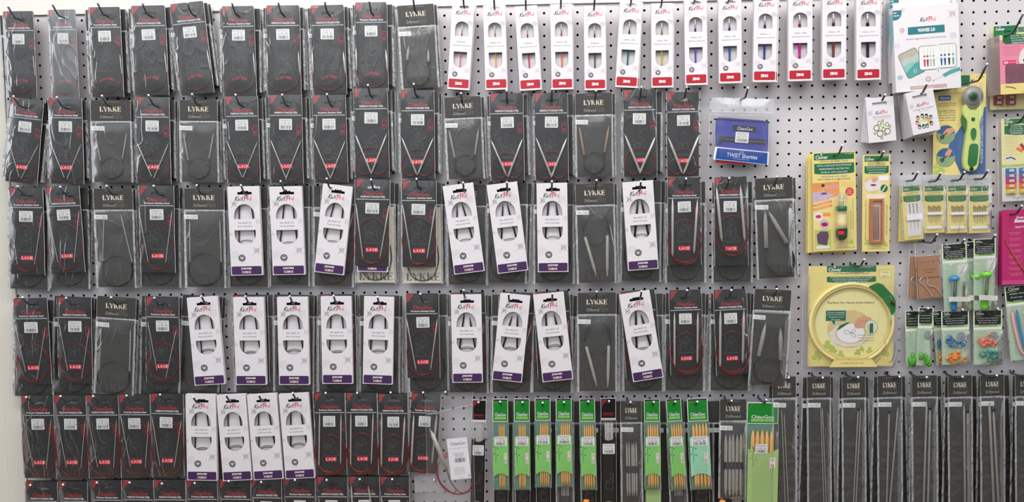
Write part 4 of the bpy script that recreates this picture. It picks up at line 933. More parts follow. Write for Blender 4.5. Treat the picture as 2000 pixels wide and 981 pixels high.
for q, (x, x2, w) in enumerate(((986, 986, 34), (1031, 1032, 36), (1073, 1074, 38), (1115, 1117, 40), (1163, 1166, 40), (1203, 1206, 40), (1250, 1250, 40), (1291, 1292, 40), (1338, 1344, 40), (1386, 1392, 40), (1412, 1412, 40))):
    lk_pack('long dark grey needle bag rearmost behind the fifth row, %s from the left' % ORD[q + 1], (x, 784), (x2, 1030), w, 242, q + 80, 'long grey bags behind the fifth row', D=12, W=44, film_on=False, sticker=('6"DP', 'US 3'), nm='double_pointed_needle_pack', stx=-20, plain=True)
for q, (x, y) in enumerate(((1145, 978), (1411, 979))):
    root = thing('knobbed_needle', 'bamboo knob of a straight needle at the bottom edge, %s green packs' % ('below the middle' if q == 0 else 'right of the'), 'knitting needle', 'bamboo knobs')
    m = MB(); m.tube([(0, -2, 0), (0, -1.2, 0), (0, .6, 0), (0, 2.6, 0), (0, 3.4, 0)], [1.5, 5.2, 6.2, 5.2, 3], 'toy_orange', 14); obj('knob', m.build('knob'), root)
    m = MB(); m.tube([(0, 3.4, 0), (0, 120, 0)], 2.3, 'bamboo', 8); obj('needle_shaft', m.build('needle_shaft'), root)
    place(root, (x, y), (x, y + 100), 40, 100)

# open clear bag with big steel needle and white insert, and an empty clear bag
rt = thing('clear_needle_bag', 'open clear plastic bag with thick steel needle, red cable and white printed insert', 'needle bag')
obj('plastic_bag', film_mesh(-46, 0, 46, 240, 6, 'soft_film', 91, edge='film_edge_dim', amp=2.5, nx=14), rt)
mb = MB(); mb.line([(-42, 42), (46, 22)], .9, 7.5, 'film_edge'); obj('seal_seam', mb.build('seal_seam'), rt)
place(rt, (877, 766), (882, 1005), 46, 240, 92, 92)

ins = MB(); ins.plate([(-19, 0), (19, 0), (19, 78), (-19, 78)], [], .4, 0, 'white')
ins.text('ChiaoGoo', 1, 10, 28, 6.2, .5, 'ink'); ins.text('Premium Knitting & Crochet Tools', 1, 19, 33, 1.6, .5, 'ink_soft')
for q in range(3): ins.text('SS Red Circular 40"', 1, 29 + 3 * q, 20 - 3 * q, 2, .5, 'ink')
barcode(ins, -8, 38, 20, 8, .5, 3)
for q in range(5): ins.text('Stainless steel circular needle', -1, 56 + 3 * q, 19, 1.6, .5, 'ink_soft')
ins.text('Made in China', 1, 75, 10, 1.6, .5, 'ink_soft'); ins.line([(13.5, 74), (16, 70), (18.2, 74), (13.5, 74)], .6, .5, 'ink')
o = obj('printed_insert', ins.build('printed_insert'), rt)
def fit(o, root, t, b, d, H):
    """place a child by photo pixels, in world space"""
    bpy.context.view_layer.update(); a, c = bp(t[0], t[1], d * U), bp(b[0], b[1], d * U); v = c - a
    M = Matrix.Translation(Vector((a.x, -d * U, a.z))) @ Matrix.Rotation(math.atan2(-v.x, -v.z), 4, 'Y') @ Matrix.Scale(v.length / (H * U), 4)
    o.matrix_parent_inverse = Matrix(); o.matrix_basis = root.matrix_world.inverted() @ M
fit(o, rt, (892, 856), (901, 936), 49, 78)
def world_pts(pts, d): # pixels -> local units of an untransformed root
    o = []
    for x, y in pts:
        p = bp(x, y, d * U); o.append((p.x / U, -p.z / U, d))
    return o
def wobj(name, me, root):
    o = obj(name, me, root); bpy.context.view_layer.update(); o.matrix_basis = root.matrix_world.inverted(); return o
m = MB(); q = world_pts([(838, 836), (845, 850), (872, 916)], 51); m.tube(q, [.3, 3.9, 4.1], 'steel', 12); wobj('knitting_needle', m.build('knitting_needle'), rt)
m = MB(); m.tube(world_pts([(870, 914), (874, 922), (879, 938)], 51), [3, 2.2, 1.2], 'steel_dull', 10); wobj('needle_ferrule', m.build('needle_ferrule'), rt)
m = MB(); m.tube(smooth(world_pts([(878, 937), (884, 947), (895, 960), (908, 963), (918, 955), (922, 944)], 50), 5), 1.1, 'red_cable', 7)
m.tube(smooth(world_pts([(857, 905), (853, 918), (856, 938), (868, 955), (886, 965), (904, 965), (921, 958)], 49), 5), 1.2, 'red_cable', 7)
m.tube(smooth(world_pts([(855, 908), (855, 925), (860, 942), (874, 957), (892, 965), (912, 961)], 48), 5), 1.1, 'red_cable', 7)
m.tube(world_pts([(866, 893), (874, 885)], 47), 1.1, 'red_cable', 7); m.tube(world_pts([(867, 897), (875, 890)], 47), 1.1, 'red_cable', 7)
wobj('cable', m.build('cable'), rt)
hook(870, 766, 'short peg hook holding the open clear bag', Lm=0.085, rise=.012)
rt = thing('clear_bag', 'empty crinkled clear plastic bag below the open needle bag at the bottom edge', 'plastic bag')
obj('plastic_bag', film_mesh(-54, 0, 54, 110, 4, 'bag_film', 95, edge='film_edge_dim', amp=3, nx=14), rt)
mb = MB(); mb.rect(-54, 3, -2, 31, 2, 'frosted_film'); mb.rect(-54, 31, 54, 32, 2.2, 'film_edge'); obj('bag_header', mb.build('bag_header'), rt)
place(rt, (864, 928), (866, 1038), 26, 110, 108, 108); hook(848, 938, 'short peg hook holding the empty clear bag', Lm=0.06, rise=.01)

# ------------------------------------------------------------------ long straight needle packs along the bottom right
ST = [(1531.5, 736, 40, (-6, 62, 0, 250), (-1, 70, 6, 250), .95, 0, 1540.5, 738), (1599, 736, 39, (3, 58, 8, 250), (6, 58, 13, 250), 1.0, 0, 1607, 738), (1667, 736, 39, (8, 62, -3, 250), (13, 60, 2, 250), 1.3, 1, 1676, 737),
      (1737, 734.5, 41, (-2, 68, -8, 250), (15, 58, -2, 250), 1.6, 1, 1757, 736), (1805, 734, 43.5, (3, 48, -4, 250), (9, 62, 4, 250), 1.9, 2, 1810, 737), (1874.5, 734, 40, (6, 54, 7, 250), (13, 68, 14, 250), 2.1, 2, 1880, 736),
      (1937.5, 732.5, 40, (-8, 52, 0, 250), (0, 66, 9, 250), 2.4, 2, 1947, 733.5), (2005.5, 732, 40, (12, 70, 6, 250), (18, 72, 14, 250), 2.5, 1, 2011, 733)]
for q, (x, y, w, n1, n2, r, knob, hx, hy) in enumerate(ST):
    root = lk_pack('long grey bag of two straight wooden needles, %s from the left along the bottom right' % ORD[q + 1], (x, y), (x + 2, y + 330), w + 8, 330, q + 120, 'long straight needle bags', (n1, n2), (), r, D=36, W=48,
                   sticker=('12 in', 'US %d' % (q + 1)), nm='straight_needle_bag', neck=0, stx=-22)
    m = MB(); cx, cv = (n2 if knob != 1 or q == 7 else n1)[:2]
    if knob: m.tube([(cx, cv - 3, 1 + r), (cx, cv - 2.6, 1 + r), (cx, cv + 2.4, 1 + r), (cx, cv + 3, 1 + r)], [r * .8, r + .9, r + .9, r * .8], 'black_cable', 10); obj('needle_cap', m.build('needle_cap'), root)
    for s_ in range(2 if q else 1):
        dx = (-14, -20, -12, -16, -6, -14, -10, -12)[q] if s_ == 0 else 10 + 2 * q
        lk_pack('long grey bag behind the %s straight needle bag, %s' % (ORD[q + 1], 'nearer one' if s_ == 0 else 'against the board'), (x + dx * .45, y + 2), (x + dx, y + 330), w + 7, 330, q + 140 + s_ * 20, 'bags behind the long straight needle bags',
                ((0, 66, 0, 250),), (), 1.2, D=24 - 12 * s_, W=48, film_on=False, sticker=('12 in', 'US %d' % (q + 1)) if s_ == 0 else None, nm='straight_needle_bag', neck=0, stx=-22)
    hook(hx, hy, 'short peg hook holding the %s long straight needle bag' % ORD[q + 1], Lm=0.075, rise=.010, bend=.016)

# ------------------------------------------------------------------ blue zip pouch in a clear bag
rt = thing('zip_pouch_pack', 'blue zip pouch with blue card label in a clear plastic bag', 'pouch pack')
m = MB()
P = [(-50, 42, 1), (-46, 39, 2), (40, 43, 2), (51, 47, 1), (52, 92, 1), (52, 106, 1), (-47, 106, 1), (-50, 70, 1)]
m.plate([(x, v) for x, v, _ in P], [], 7, 0, 'blue_pouch')
for k in range(6):
    a = k / 5; m.tube([(-46 + 90 * a - 9, 43 + 3 * a, 6.3), (-46 + 90 * a + 9, 43.5 + 3.5 * a, 6.3)], 1.6, 'black_fabric', 6)
o = obj('pouch', m.build('pouch'), rt)
m = MB(); m.plate([(-45, 76), (48, 81), (48, 91), (-45, 86)], [], 7.6, 7, 'black_fabric'); m.line([(-44, 81), (47, 86)], 1.0, 7.8, 'ink_soft'); obj('zip', m.build('zip'), rt)
m = MB(); m.plate([(-39, 76), (-35, 77), (-40, 92), (-44, 91)], [], 8.8, 8, 'black_fabric'); obj('zip_pull', m.build('zip_pull'), rt)
m = MB(); m.plate([(-18, 54), (28, 56), (28, 67), (-18, 65)], [], 7.6, 7, 'black_fabric'); m.text('ChiaoGoo', 6, 60.5, 30, 6, 7.8, 'label_white', ang=.04); obj('brand_tab', m.build('brand_tab'), rt)
l = obj('barcode_label', label_mesh(26, 21, ('TWIST Shorties', 'IC Set 2" & 3"', 'Item 7230', 'US 2 - 5'), 4), rt); l.location = (1 * U, -8.4 * U, -67 * U); l.rotation_euler.y = .05
m = MB(); m.plate([(-51, 97), (54, 105), (54, 130), (-54, 122)], [], 9.4, 9, 'white'); m.plate([(-47, 99.5), (51.5, 106.5), (51.5, 129), (-50, 121)], [], 9.8, 9.4, 'blue_card')
m.text('TWIST Shorties', 2, 114, 60, 8, 9.95, 'white', ang=.07); m.text('Premium interchangeable knitting', 0, 120.5, 32, 1.6, 9.95, 'white', ang=.07); m.ring(1, 107, 3.4, .7, 9.95, 'white', 12, .5)
obj('card_label', m.build('card_label'), rt)
m = MB(); m.plate([(-47, 121), (10, 127), (10, 131), (-48, 128)], [], 6.5, 2, 'pouch_red'); obj('second_pouch_edge', m.build('second_pouch_edge'), rt)
obj('plastic_bag', film_mesh(-62, 0, 62, 132, 11, 'soft_film', 201, edge='film_edge', amp=2.4, nx=16), rt)
m = MB(); m.rect(-61, 1, 61, 27, 2, 'frosted_film'); m.rect(-62, 27, 62, 28.6, 5, 'film_edge'); m.rect(-62, 33, 62, 34, 5, 'film_edge'); obj('bag_header', m.build('bag_header'), rt)
place(rt, (1450, 192), (1444, 323), 24, 132, 124, 124)
hook(1461, 172, 'bent peg hook holding the clear bag with the blue zip pouch', Lm=0.095, rise=.018)

# ------------------------------------------------------------------ crochet set box
def set_box(label, t, b, D, front=True):
    root = thing('crochet_set_box', label, 'box', 'large white crochet set boxes'); m = MB(); W, H, T_ = 128, 168, 16; a = 64
    m.plate([(-a, 0), (a, 0), (a, H), (-a, H)], [], T_, 0, 'box_white', 'box_white'); m.rect(-a - .05, 0, -a + .3, 90, T_ + .02, 'box_white')
    d = T_ + .1
    m.add([(-a - .15, 12, T_ - .2), (-a - .15, 12, .5), (-a - .15, 100, .5), (-a - .15, 60, T_ - .2)], [(0, 1, 2, 3)], 'teal_side')
    m.poly([(-a, 6), (-47, 6), (-47, 14), (-49, 19), (-54, 24), (-60, 25.5), (-a, 25.5)], d, 'teal'); m.text('NEW', -59.5, 11, 6, 2.8, d + .1, 'white', bold=.03); m.text('COLORS', -57, 16.5, 11, 3, d + .1, 'white', bold=.03)
    knit_logo(m, 4, 28, 34, d); yarn(m, 52, 21, 6, d, True, 'taupe'); yarn(m, -44, 6, 4, d, False)
    m.plate(rr(-36, 41, 36, 56, 1.5), [], T_ + .15, T_, 'teal'); m.text('WAVES 2.0', 0, 48.5, 34, 7.2, T_ + .25, 'white', bold=.04)
    seal(m, -47, 46, 5, d, 'taupe'); yarn(m, 52, 64, 6, d, False, 'teal_side'); m.text('Deluxe Single Ended Crochet Hook Set', -1, 65, 78, 4, d, 'ink')
    yarn(m, -58, 76, 5, d, False, 'sketch_light')
    # closed case
    R_ = lambda pts, ang, cx, cv: [(cx + x * math.cos(ang) - y * math.sin(ang), cv + x * math.sin(ang) + y * math.cos(ang)) for x, y in pts]
    bd = rr(-19, -26, 19, 26, 5); m.poly(R_(bd, -.38, -31, 112), d, 'wave_sand')
    m.poly(R_([(-19, -12), (-8, -15), (6, -11), (19, -14), (19, 21), (14, 26), (-14, 26), (-19, 21)], -.38, -31, 112), d + .06, 'wave_grey')
    m.poly(R_([(-19, 0), (-4, -3), (8, 1), (19, -2), (19, 21), (14, 26), (-14, 26), (-19, 21)], -.38, -31, 112), d + .12, 'wave_mid')
    m.poly(R_([(-19, 14), (-6, 8), (6, 3), (19, 4), (19, 21), (14, 26), (-14, 26), (-19, 21)], -.38, -31, 112), d + .18, 'wave_teal')
    q = R_(bd, -.38, -31, 112); m.line(q + [q[0]], .7, d + .24, 'case_edge'); m.ring(-25, 128, 3.2, .7, d + .3, 'white', 12)
    # open case with hooks
    m.poly(rr(-17, 80, 20, 128, 6), d + .3, 'case_edge'); m.poly(rr(20, 79, 57, 127, 6), d + .3, 'case_edge'); m.poly(rr(-16, 81, 20, 127, 5), d + .36, 'case_cream'); m.poly(rr(20, 80, 56, 126, 5), d + .36, 'case_cream')
    for x, c_ in zip((-6, 0, 6, 12, 27, 34, 42, 50), ('clip_magenta', 'maroon', 'wave_grey', 'sketch_mid', 'hook_blue', 'hook_navy', 'ink', 'wave_teal')):
        m.poly([(x - 2.2, 107), (x + 2.2, 107), (x + 1.3, 121), (x - 1.3, 121)], d + .42, c_); m.disc(x, 101, 2.1, 2.2, d + .42, c_, 10); m.line([(x, 84), (x, 100)], .5, d + .42, 'sketch_mid')
    m.line([(20, 128), (20.5, 133)], .8, d + .4, 'ink')
    # single hook
    m.line([(9, 150), (31, 140.5)], .9, d, 'sketch_mid'); m.disc(9.5, 150, 1.3, .8, d + .1, 'ink', 8); m.poly([(28, 139), (44, 131), (63, 127), (63, 134), (46, 139), (32, 145)], d + .1, 'wave_teal')
    m.line([(46, 144), (63, 137)], 1.2, d, 'sketch_light')
    seal(m, 0, 146, 6, d, 'taupe'); m.ring(-14, 150, 5, .6, d, 'sketch_light', 16); m.ring(-55, 139, 5.4, .7, d, 'sketch_mid', 16); m.disc(-55, 139, 4.4, 3.8, d, 'teal_side', 14)
    m.rect(-36, 158, 36, 165, d, 'taupe'); m.text('Set of 8 aluminium crochet hooks (3.50mm to 8.00mm)', 0, 161.5, 66, 2.2, d + .08, 'white')
    obj('printed_carton', m.build('printed_carton'), root); m = MB(); m.plate([(-a + 8, -12), (a - 8, -12), (a - 8, 1), (-a + 8, 1)], [], 1, 0, 'box_white'); obj('hang_tab', m.build('hang_tab'), root)
    place(root, t, b, D, H, 128, 128, T=16); return root
set_box('large white crochet hook set box with teal banner, in front', (1807, 10), (1814, 176), 38)
set_box('large white crochet hook set box mostly hidden behind its twin', (1802, -12), (1806, 158), 16)

# ------------------------------------------------------------------ stitch marker packets
def marker_pack(label, t, b, w, H, W, lock, D, front=True):
    root = thing('stitch_marker_packet', label, 'stitch marker packet', 'small white stitch marker packets'); m = MB(); a = W / 2
    m.plate([(-a, 0), (a, 0), (a, H), (-a, H)], [[(-a + 12, 9), (a - 14, 9), (a - 14, 14.5), (-a + 12, 14.5)]] , 3.6, 3.2, 'box_white')
    m.box(-a, 0, a, H, 0, .4, 'box_white'); m.add([(-a, 0, 3.2), (-a, 0, 0), (-a, H, 0), (-a, H, 3.2), (a, 0, 3.2), (a, 0, 0), (a, H, 0), (a, H, 3.2)], [(0, 1, 2, 3), (4, 5, 6, 7), (3, 2, 6, 7), (0, 1, 5, 4)], 'box_white')
    d = 3.7
    if front:
        knit_logo(m, 2, 28.5, 26, d); yarn(m, -a + 7, 28, 4, d, True, 'sketch_light')
        m.text('Locking Stitch Markers' if lock else 'Stitch Ring Markers', 2, 37, 40 if lock else 34, 3.2, d, 'ink'); m.text('Pack of 30 markers' if lock else 'Perfect for marking stitches', 2, 41, 20 if lock else 32, 1.6, d, 'ink_soft')
        r2 = random.Random(5)
        if lock:
            cs = ['hook_brown', 'ring_dark', 'ink', 'clover_green', 'gold', 'clover_yellow', 'ring_lime', 'toy_orange', 'hook_amber', 'ink', 'ring_dark', 'clover_green', 'ink']
            ps = [(-12, 52), (-3, 50), (5, 52), (13, 56), (-15, 61), (-8, 60), (0, 58), (7, 60), (9, 65), (-12, 70), (-4, 71), (3, 71), (12, 68)]
            for (x, v), c_ in zip(ps, cs): m.ring(x, v, 3.4, 1.1, d + r2.uniform(.05, .2), c_, 12, 1.35); m.disc(x + r2.uniform(-1, 1), v - 2, 2.3, 2.2, d + .25, c_, 8)
        else:
            for x, v, r_, c_ in ((-10, 57, 6, 'ink'), (-4, 68, 6.4, 'ring_dark'), (11, 65, 6.2, 'ring_dark'), (2, 53, 4, 'ring_lime'), (-4, 48, 4, 'ring_olive'), (11, 52, 4, 'ring_olive'), (3, 61, 4, 'ring_olive'), (16, 56, 2.6, 'ring_olive'), (3, 45, 2.6, 'ring_olive'), (-14, 67, 2.6, 'ring_olive'), (-1, 77, 2.6, 'ring_olive'), (6, 71, 2.4, 'gold')):
                m.ring(x, v, r_, 1.0, d + .02 * r_, c_, 18); m.ring(x, v, r_ * .78, .5, d + .02 * r_, 'ring_lime', 16)
    obj('packet', m.build('packet'), root); place(root, t, b, D, H, w, W); return root
for q in range(4):
    marker_pack(('white packet of stitch ring markers, front one on its hook' if q == 3 else 'white ring marker packet %s behind the front packet' % ('third', 'second', 'first')[q]), (1714.5 + q * .5, 192 - q * .4), (1708 + q * 4.8, 279 - q * .6), 54, 84, 54, False, 12 + 8 * q, q == 3)
hook(1729, 185, 'short bent peg hook holding the ring marker packets', Lm=0.062, rise=.014)
for q in range(6):
    marker_pack('white packet of locking stitch markers, front one on its hook' if q == 5 else 'white locking marker packet, %s behind the front packet' % ('fifth', 'fourth', 'third', 'second', 'first')[q], (1780 + q * 2.6, 184 - q * 1.4), (1790 + q * 3.7, 269 - q * 2), 54, 84, 54, True, 14 + 8.5 * q, q == 5)
hook(1811, 163.6, 'bent peg hook holding the locking marker packets', Lm=0.098, rise=.018)

# ------------------------------------------------------------------ green and yellow tool cards
def clover_word(m, cx, cv, w, d, c_='white'):
    m.text('Clover', cx, cv, w, w * .3, d, c_, bold=.015)
    for a in range(3): m.disc(cx - w * .02 + w * .05 * math.cos(a * 2.09 - 1.57), cv - w * .2 + w * .05 * math.sin(a * 2.09 - 1.57), w * .04, w * .04, d, c_, 8)
def shamrock(m, x, v, r, d, c_='clover_leaf'):
    for k, a in enumerate((-90, 30, 150)): m.disc(x + r * .55 * math.cos(math.radians(a)), v + r * .55 * math.sin(math.radians(a)), r * .52, r * .5, d + .03 * k, c_, 12)
    m.line([(x, v), (x + r * .5, v + r * 1.2)], r * .14, d + .1, c_)
def green_head(m, W, d, lines, x0, x1, v0=1, vb=12, vp0=22, vp1=34, title=None, art='Art No.8900', cw=None, c1='clover_green'):
    m.rect(x0, v0, x1, vb, d, c1); clover_word(m, x0 + (cw or W * .3) * .62, (v0 + vb) / 2 + 1, cw or W * .3, d + .1); m.text(art, x1 - W * .12, v0 + 2.2, W * .18, 1.8, d + .1, 'white')
    if title:
        for k, t_ in enumerate(title): m.text(t_, (x0 + x1) / 2, vb + 3 + 3.3 * k, (x1 - x0) * .72, 2.4, d, 'ink', bold=.01)
    n = 8; pts = [(x0, vp0), (x1, vp0), (x1, vp1 - 2)] + [((x1 + x0) / 2 + (x1 - x0) / 2 * math.cos(math.pi * k / n), vp1 - 2 + 2.5 * math.sin(math.pi * k / n)) for k in range(1, n)] + [(x0, vp1 - 2)]
    m.poly(pts, d, c1)
    for k, t_ in enumerate(lines):
        vv = vp0 + (vp1 - vp0) * (k + .6) / (len(lines) + .1); m.text(t_, (x0 + x1) / 2, vv, (x1 - x0) * (.86 - .1 * k), (vp1 - vp0) / (len(lines) + .1) * .5, d + .1, 'white')
# needle felting tool
def felting(label, t, b, D, show):
    root = thing('felting_tool_card', label, 'felting tool', 'yellow felting tool cards'); W, H = 85, 195; a = W / 2; m = MB()
    m.plate(rr(-a, 0, a, H, 1.5, 2), [[(-9, 10), (17, 8), (17, 12.5), (-9, 14)]], .6, 0, 'clover_yellow'); d = .7
    if show:
        green_head(m, W, d, ('OUTIL A AIGUILLES POUR FEUTRAGE', 'HERRAMIENTA DE FIELTRO', 'PARA APLIQUES'), -a + 4, a - 3, 2, 15, 22, 43, ('NEEDLE FELTING TOOL',), cw=24)
        m.text('Appliques are easy!', 0, 48, 50, 4, d, 'cutter_blue', bold=.01); m.text('All it takes is a light punch', 0, 53.5, 64, 4, d, 'ink', bold=.01)
        m.poly([(-a, 60), (10, 58), (10, 84), (4, 87), (-a, 98)], d, 'orange_photo'); m.poly([(-a, 78), (-20, 76), (0, 84), (-10, 92), (-a, 98)], d + .08, 'photo_mauve')
        m.poly([(9, 64), (-8, 64), (-20, 66), (-22, 70), (-12, 74), (2, 74), (9, 72)], d + .16, 'photo_skin'); m.disc(-22, 65, 3.5, 3, d + .2, 'dark_green'); m.line([(-22, 67), (-22, 78)], 1.4, d + .2, 'photo_sand'); m.disc(-20, 81, 6, 2, d + .2, 'photo_dark')
        for k, (v, tx) in enumerate(((102, 'With a light punch'), (110, 'you can attach'))): m.poly([(-a, v), (-6, v - 8), (-4, v - 3), (-a, v + 5)], d, 'orange_photo'); m.text(tx, -24, v - 1.5, 28, 2.6, d + .1, 'white', ang=-.18)
        m.disc(-32, 126, 9, 9, d, 'photo_white'); m.disc(-32, 126, 5.5, 3.4, d + .1, 'clip_magenta'); m.rect(-23, 119, -8, 126, d, 'orange_photo'); m.disc(-20, 142, 10, 10, d, 'photo_mauve'); m.disc(-20, 142, 6.5, 4, d + .1, 'clip_red')
        m.poly([(-40, 152), (-8, 152), (-8, 192), (-40, 192)], d, 'clover_leaf'); m.poly([(-36, 162), (-28, 155), (-14, 156), (-12, 164), (-16, 184), (-34, 180)], d + .08, 'photo_dark'); m.rect(-38, 184, -10, 190, d + .12, 'photo_white')
        n = 18; m.poly([(30 + (9 if k % 2 else 7.4) * math.cos(math.pi * k / n), 79 + (9 if k % 2 else 7.4) * math.sin(math.pi * k / n)) for k in range(2 * n)], d, 'lace_red')
        for k, t_ in enumerate(('SAFETY', 'LOCKING', 'DESIGN')): m.text(t_, 30, 75.5 + 3.6 * k, 9.5, 2, d + .1, 'white')
        for k in range(3): m.text('Interchangeable needles', 26, 61 + 3.4 * k, 24, 1.6, d, 'orange_photo')
        for k, t_ in enumerate(('A little piercing with', 'the needle felting tool is all it takes')): m.text(t_, 32 + 4.2 * k, 135 - 12 * k, 36 + 24 * k, 2.6, d, 'ink', ang=-math.pi / 2)
        m.text('CLOVER MFG. CO., LTD.', 20, 190, 40, 2, d, 'ink'); shamrock(m, 32, 178, 5, d)
    obj('printed_card', m.build('printed_card'), root)
    if show:
        m = MB(); m.tube([(10, 107, 9), (10, 108, 9), (10, 115, 9), (10, 116, 9)], [9, 10.5, 10.5, 9], 'clover_green', 16); obj('collar', m.build('collar'), root)
        m = MB(); m.tube([(10, 116, 9), (10, 125, 9), (10, 138, 9), (10, 151, 9)], [9.5, 9, 9.6, 10.6], 'clover_pale', 16); obj('handle', m.build('handle'), root)
        m = MB(); m.tube([(10, 151, 9), (10, 160, 9), (10, 168, 9), (10, 172, 9), (10, 174, 9)], [10.8, 11, 10, 7, 2], 'dark_green', 16); m.rect(-1, 155, 10, 162, 20.4, 'lace_red'); obj('end_cap', m.build('end_cap'), root)
        for x in (6, 10, 14): m = MB(); m.tube([(x, 88, 9), (x, 107, 9)], .5, 'steel', 6); obj('felting_needle', m.build('felting_needle'), root)
        m = MB(); m.tube([(10, 84, 9), (10, 85, 9), (10, 107, 9)], [5, 8, 8], 'blister', 16, False); obj('needle_guard', m.build('needle_guard'), root)
        obj('plastic_blister', film_mesh(-3, 80, 24, 190, 21, 'blister', 210, amp=.4, nx=8), root)
    place(root, t, b, D, H, W, W)
felting('yellow felting tool card rearmost behind the front felting tool card', (1617, 301), (1615, 494.5), 14, False)
felting('yellow felting tool card just behind the front felting tool card', (1621, 300), (1619, 493), 22, False)
felting('yellow card with green and yellow needle felting tool in a clear blister', (1628, 297), (1631, 490), 30, True)
hook(1645, 284, 'bent peg hook holding the yellow felting tool cards', Lm=.085, rise=.02)
# refill needles
rt = thing('refill_needle_card', 'narrow yellow card of felting refill needles in a copper brown case', 'needle card'); W, H = 56, 190; a = 28; m = MB()
m.plate(rr(-a, 0, a, H, 1.5, 2), [[(-14, 10.5), (12, 10.5), (12, 13.5), (-14, 13.5)]], .6, 0, 'clover_yellow'); d = .7
green_head(m, W, d, ('AIGUILLES DE RECHANGE POUR OUTIL', 'AGUJAS DE RECAMBIO', 'ERSATZNADELN'), -a + 4, a - 3, 2, 13, 22, 37, ('NEEDLE FELTING TOOL', 'REFILL NEEDLES'), cw=17)
m.disc(-7, 58, 18, 17, d, 'photo_sand'); m.poly([(-24, 54), (-6, 44), (11, 54), (8, 68), (-14, 72), (-23, 66)], d + .08, 'photo_white'); m.disc(-4, 49, 6, 5, d + .15, 'photo_skin'); m.disc(-6, 59, 6, 2, d + .15, 'clip_red')
m.rect(5, 41, 25, 51, d + .2, 'white'); m.disc(16, 66, 7.5, 7.5, d + .1, 'clover_green'); m.line([(12, 72), (19, 61)], 2.4, d + .2, 'photo_white'); m.rect(-20, 78, 18, 83.5, d, 'white'); m.text('For needle felting tool refills', -1, 80.7, 34, 1.8, d + .1, 'ink')
m.text('Ideal for attaching appliques to fabric!', -21, 128, 78, 3.2, d, 'ink', ang=-math.pi / 2); m.text('Finish with minimum of 5 needles', 22, 128, 60, 2.4, d, 'ink', ang=-math.pi / 2)
m.text('CLOVER MFG. CO., LTD.', 2, 184.5, 36, 1.9, d, 'ink'); shamrock(m, -18, 172, 6, d); shamrock(m, 20, 176, 5, d)
m.plate([(-14, 86), (13, 86), (13, 173), (-14, 173)], [], 1.2, .6, 'copper_box'); m.plate([(-9, 90), (9, 90), (9, 169), (-9, 169)], [], 1.5, 1.2, 'pale_pink')
for s_ in ([(-14, 86), (-9, 86), (-9, 173), (-14, 173)], [(9, 86), (13, 86), (13, 173), (9, 173)], [(-9, 86), (9, 86), (9, 90), (-9, 90)], [(-9, 169), (9, 169), (9, 173), (-9, 173)]): m.plate(s_, [], 7, 1.2, 'copper_box')
obj('printed_card', m.build('printed_card'), rt)
for k in range(5): mm = MB(); mm.tube([(-6 + 2.6 * k, 101, 3), (-7 + 2.8 * k, 101.5, 3), (-8 + 3.2 * k, 167, 3)], .7, 'steel_dull', 6); obj('felting_needle', mm.build('felting_needle'), rt)
obj('plastic_blister', film_mesh(-17, 84, 17, 177, 8, 'blister', 212, amp=.4), rt)
place(rt, (1711.5, 302.5), (1710, 491.5), 30, H, 54, W); hook(1726, 296, 'bent peg hook holding the narrow refill needle card', Lm=.07, rise=.018)

# embroidery hoop
rt = thing('embroidery_hoop_pack', 'large pale yellow embroidery hoop on yellow card in a clear bag', 'embroidery hoop'); W, H = 168, 199; a = 84; m = MB()
m.plate(rr(-a, 0, a, H, 2, 2), [[(-2, 9), (24, 9), (24, 14), (-2, 14)]], .6, 0, 'clover_yellow'); d = .7
green_head(m, W, d, ('TAMBOUR A BRODER CLOVER', 'BASTIDOR PARA BORDADO', 'STICKRAHMEN'), -48, 48, 0, 12, 21, 33, ('CLOVER EMBROIDERY HOOP',), cw=25, art='Art No.8813')
m.rect(55, 8, 77, 24, d, 'ink_soft'); m.rect(55.6, 8.6, 76.4, 23.4, d + .05, 'clover_pale'); m.text('7inch', 66, 13, 12, 3.6, d + .1, 'ink'); m.text('18cm', 66, 20.6, 12, 3.2, d + .1, 'ink')
m.disc(2, 112, 72, 68, d + .02, 'clover_pale', 48)
m.text('Perfect for hand embroidery', 0, 73, 92, 5.6, d + .1, 'ink', bold=.01)
m.disc(-2, 125, 44, 38, d + .08, 'photo_sand', 36); m.poly([(-44, 133), (-26, 118), (0, 112), (30, 120), (38, 140), (18, 158), (-12, 160), (-36, 150)], d + .14, 'photo_white')
m.ring(0, 133, 30, 3, d + .2, 'hoop_wood_dark', 32, .72); m.disc(0, 133, 27, 19, d + .18, 'white', 32); m.poly([(-27, 128), (-22, 118), (-8, 112), (0, 112), (-8, 116), (-20, 124)], d + .26, 'clover_green')
for p in ([(0, 132), (-8, 127), (-13, 130), (-8, 135), (0, 132)], [(0, 132), (6, 125), (10, 128), (6, 132), (0, 132)], [(0, 132), (8, 135), (10, 140), (4, 140), (0, 132)]): m.line([q[:2] for q in smooth([(x, v, 0) for x, v in p], 3)], .7, d + .3, 'ink_soft')
m.poly([(6, 116), (12, 104), (26, 98), (40, 103), (42, 112), (30, 122), (14, 124), (8, 122)], d + .34, 'photo_skin'); m.disc(12, 116, 4, 6, d + .38, 'photo_skin'); m.line([(12, 112), (22, 108), (34, 112)], .7, d + .4, 'copper')
m.disc(40, 121, 13, 14, d + .42, 'photo_green', 24); m.disc(40, 121, 12, 13, d + .45, 'photo_white', 24); m.rect(32, 116, 42, 130, d + .5, 'photo_sand'); m.rect(37, 114, 44, 133, d + .52, 'clover_green')
m.poly([(-50, 87), (-9, 87), (-9, 109), (-30, 109), (-31, 121), (-39, 109), (-50, 109)], d + .5, 'white'); m.poly([(-49.3, 87.7), (-9.7, 87.7), (-9.7, 108.3), (-30.7, 108.3), (-31.5, 118.5), (-38.5, 108.3), (-49.3, 108.3)], d + .55, 'clover_green')
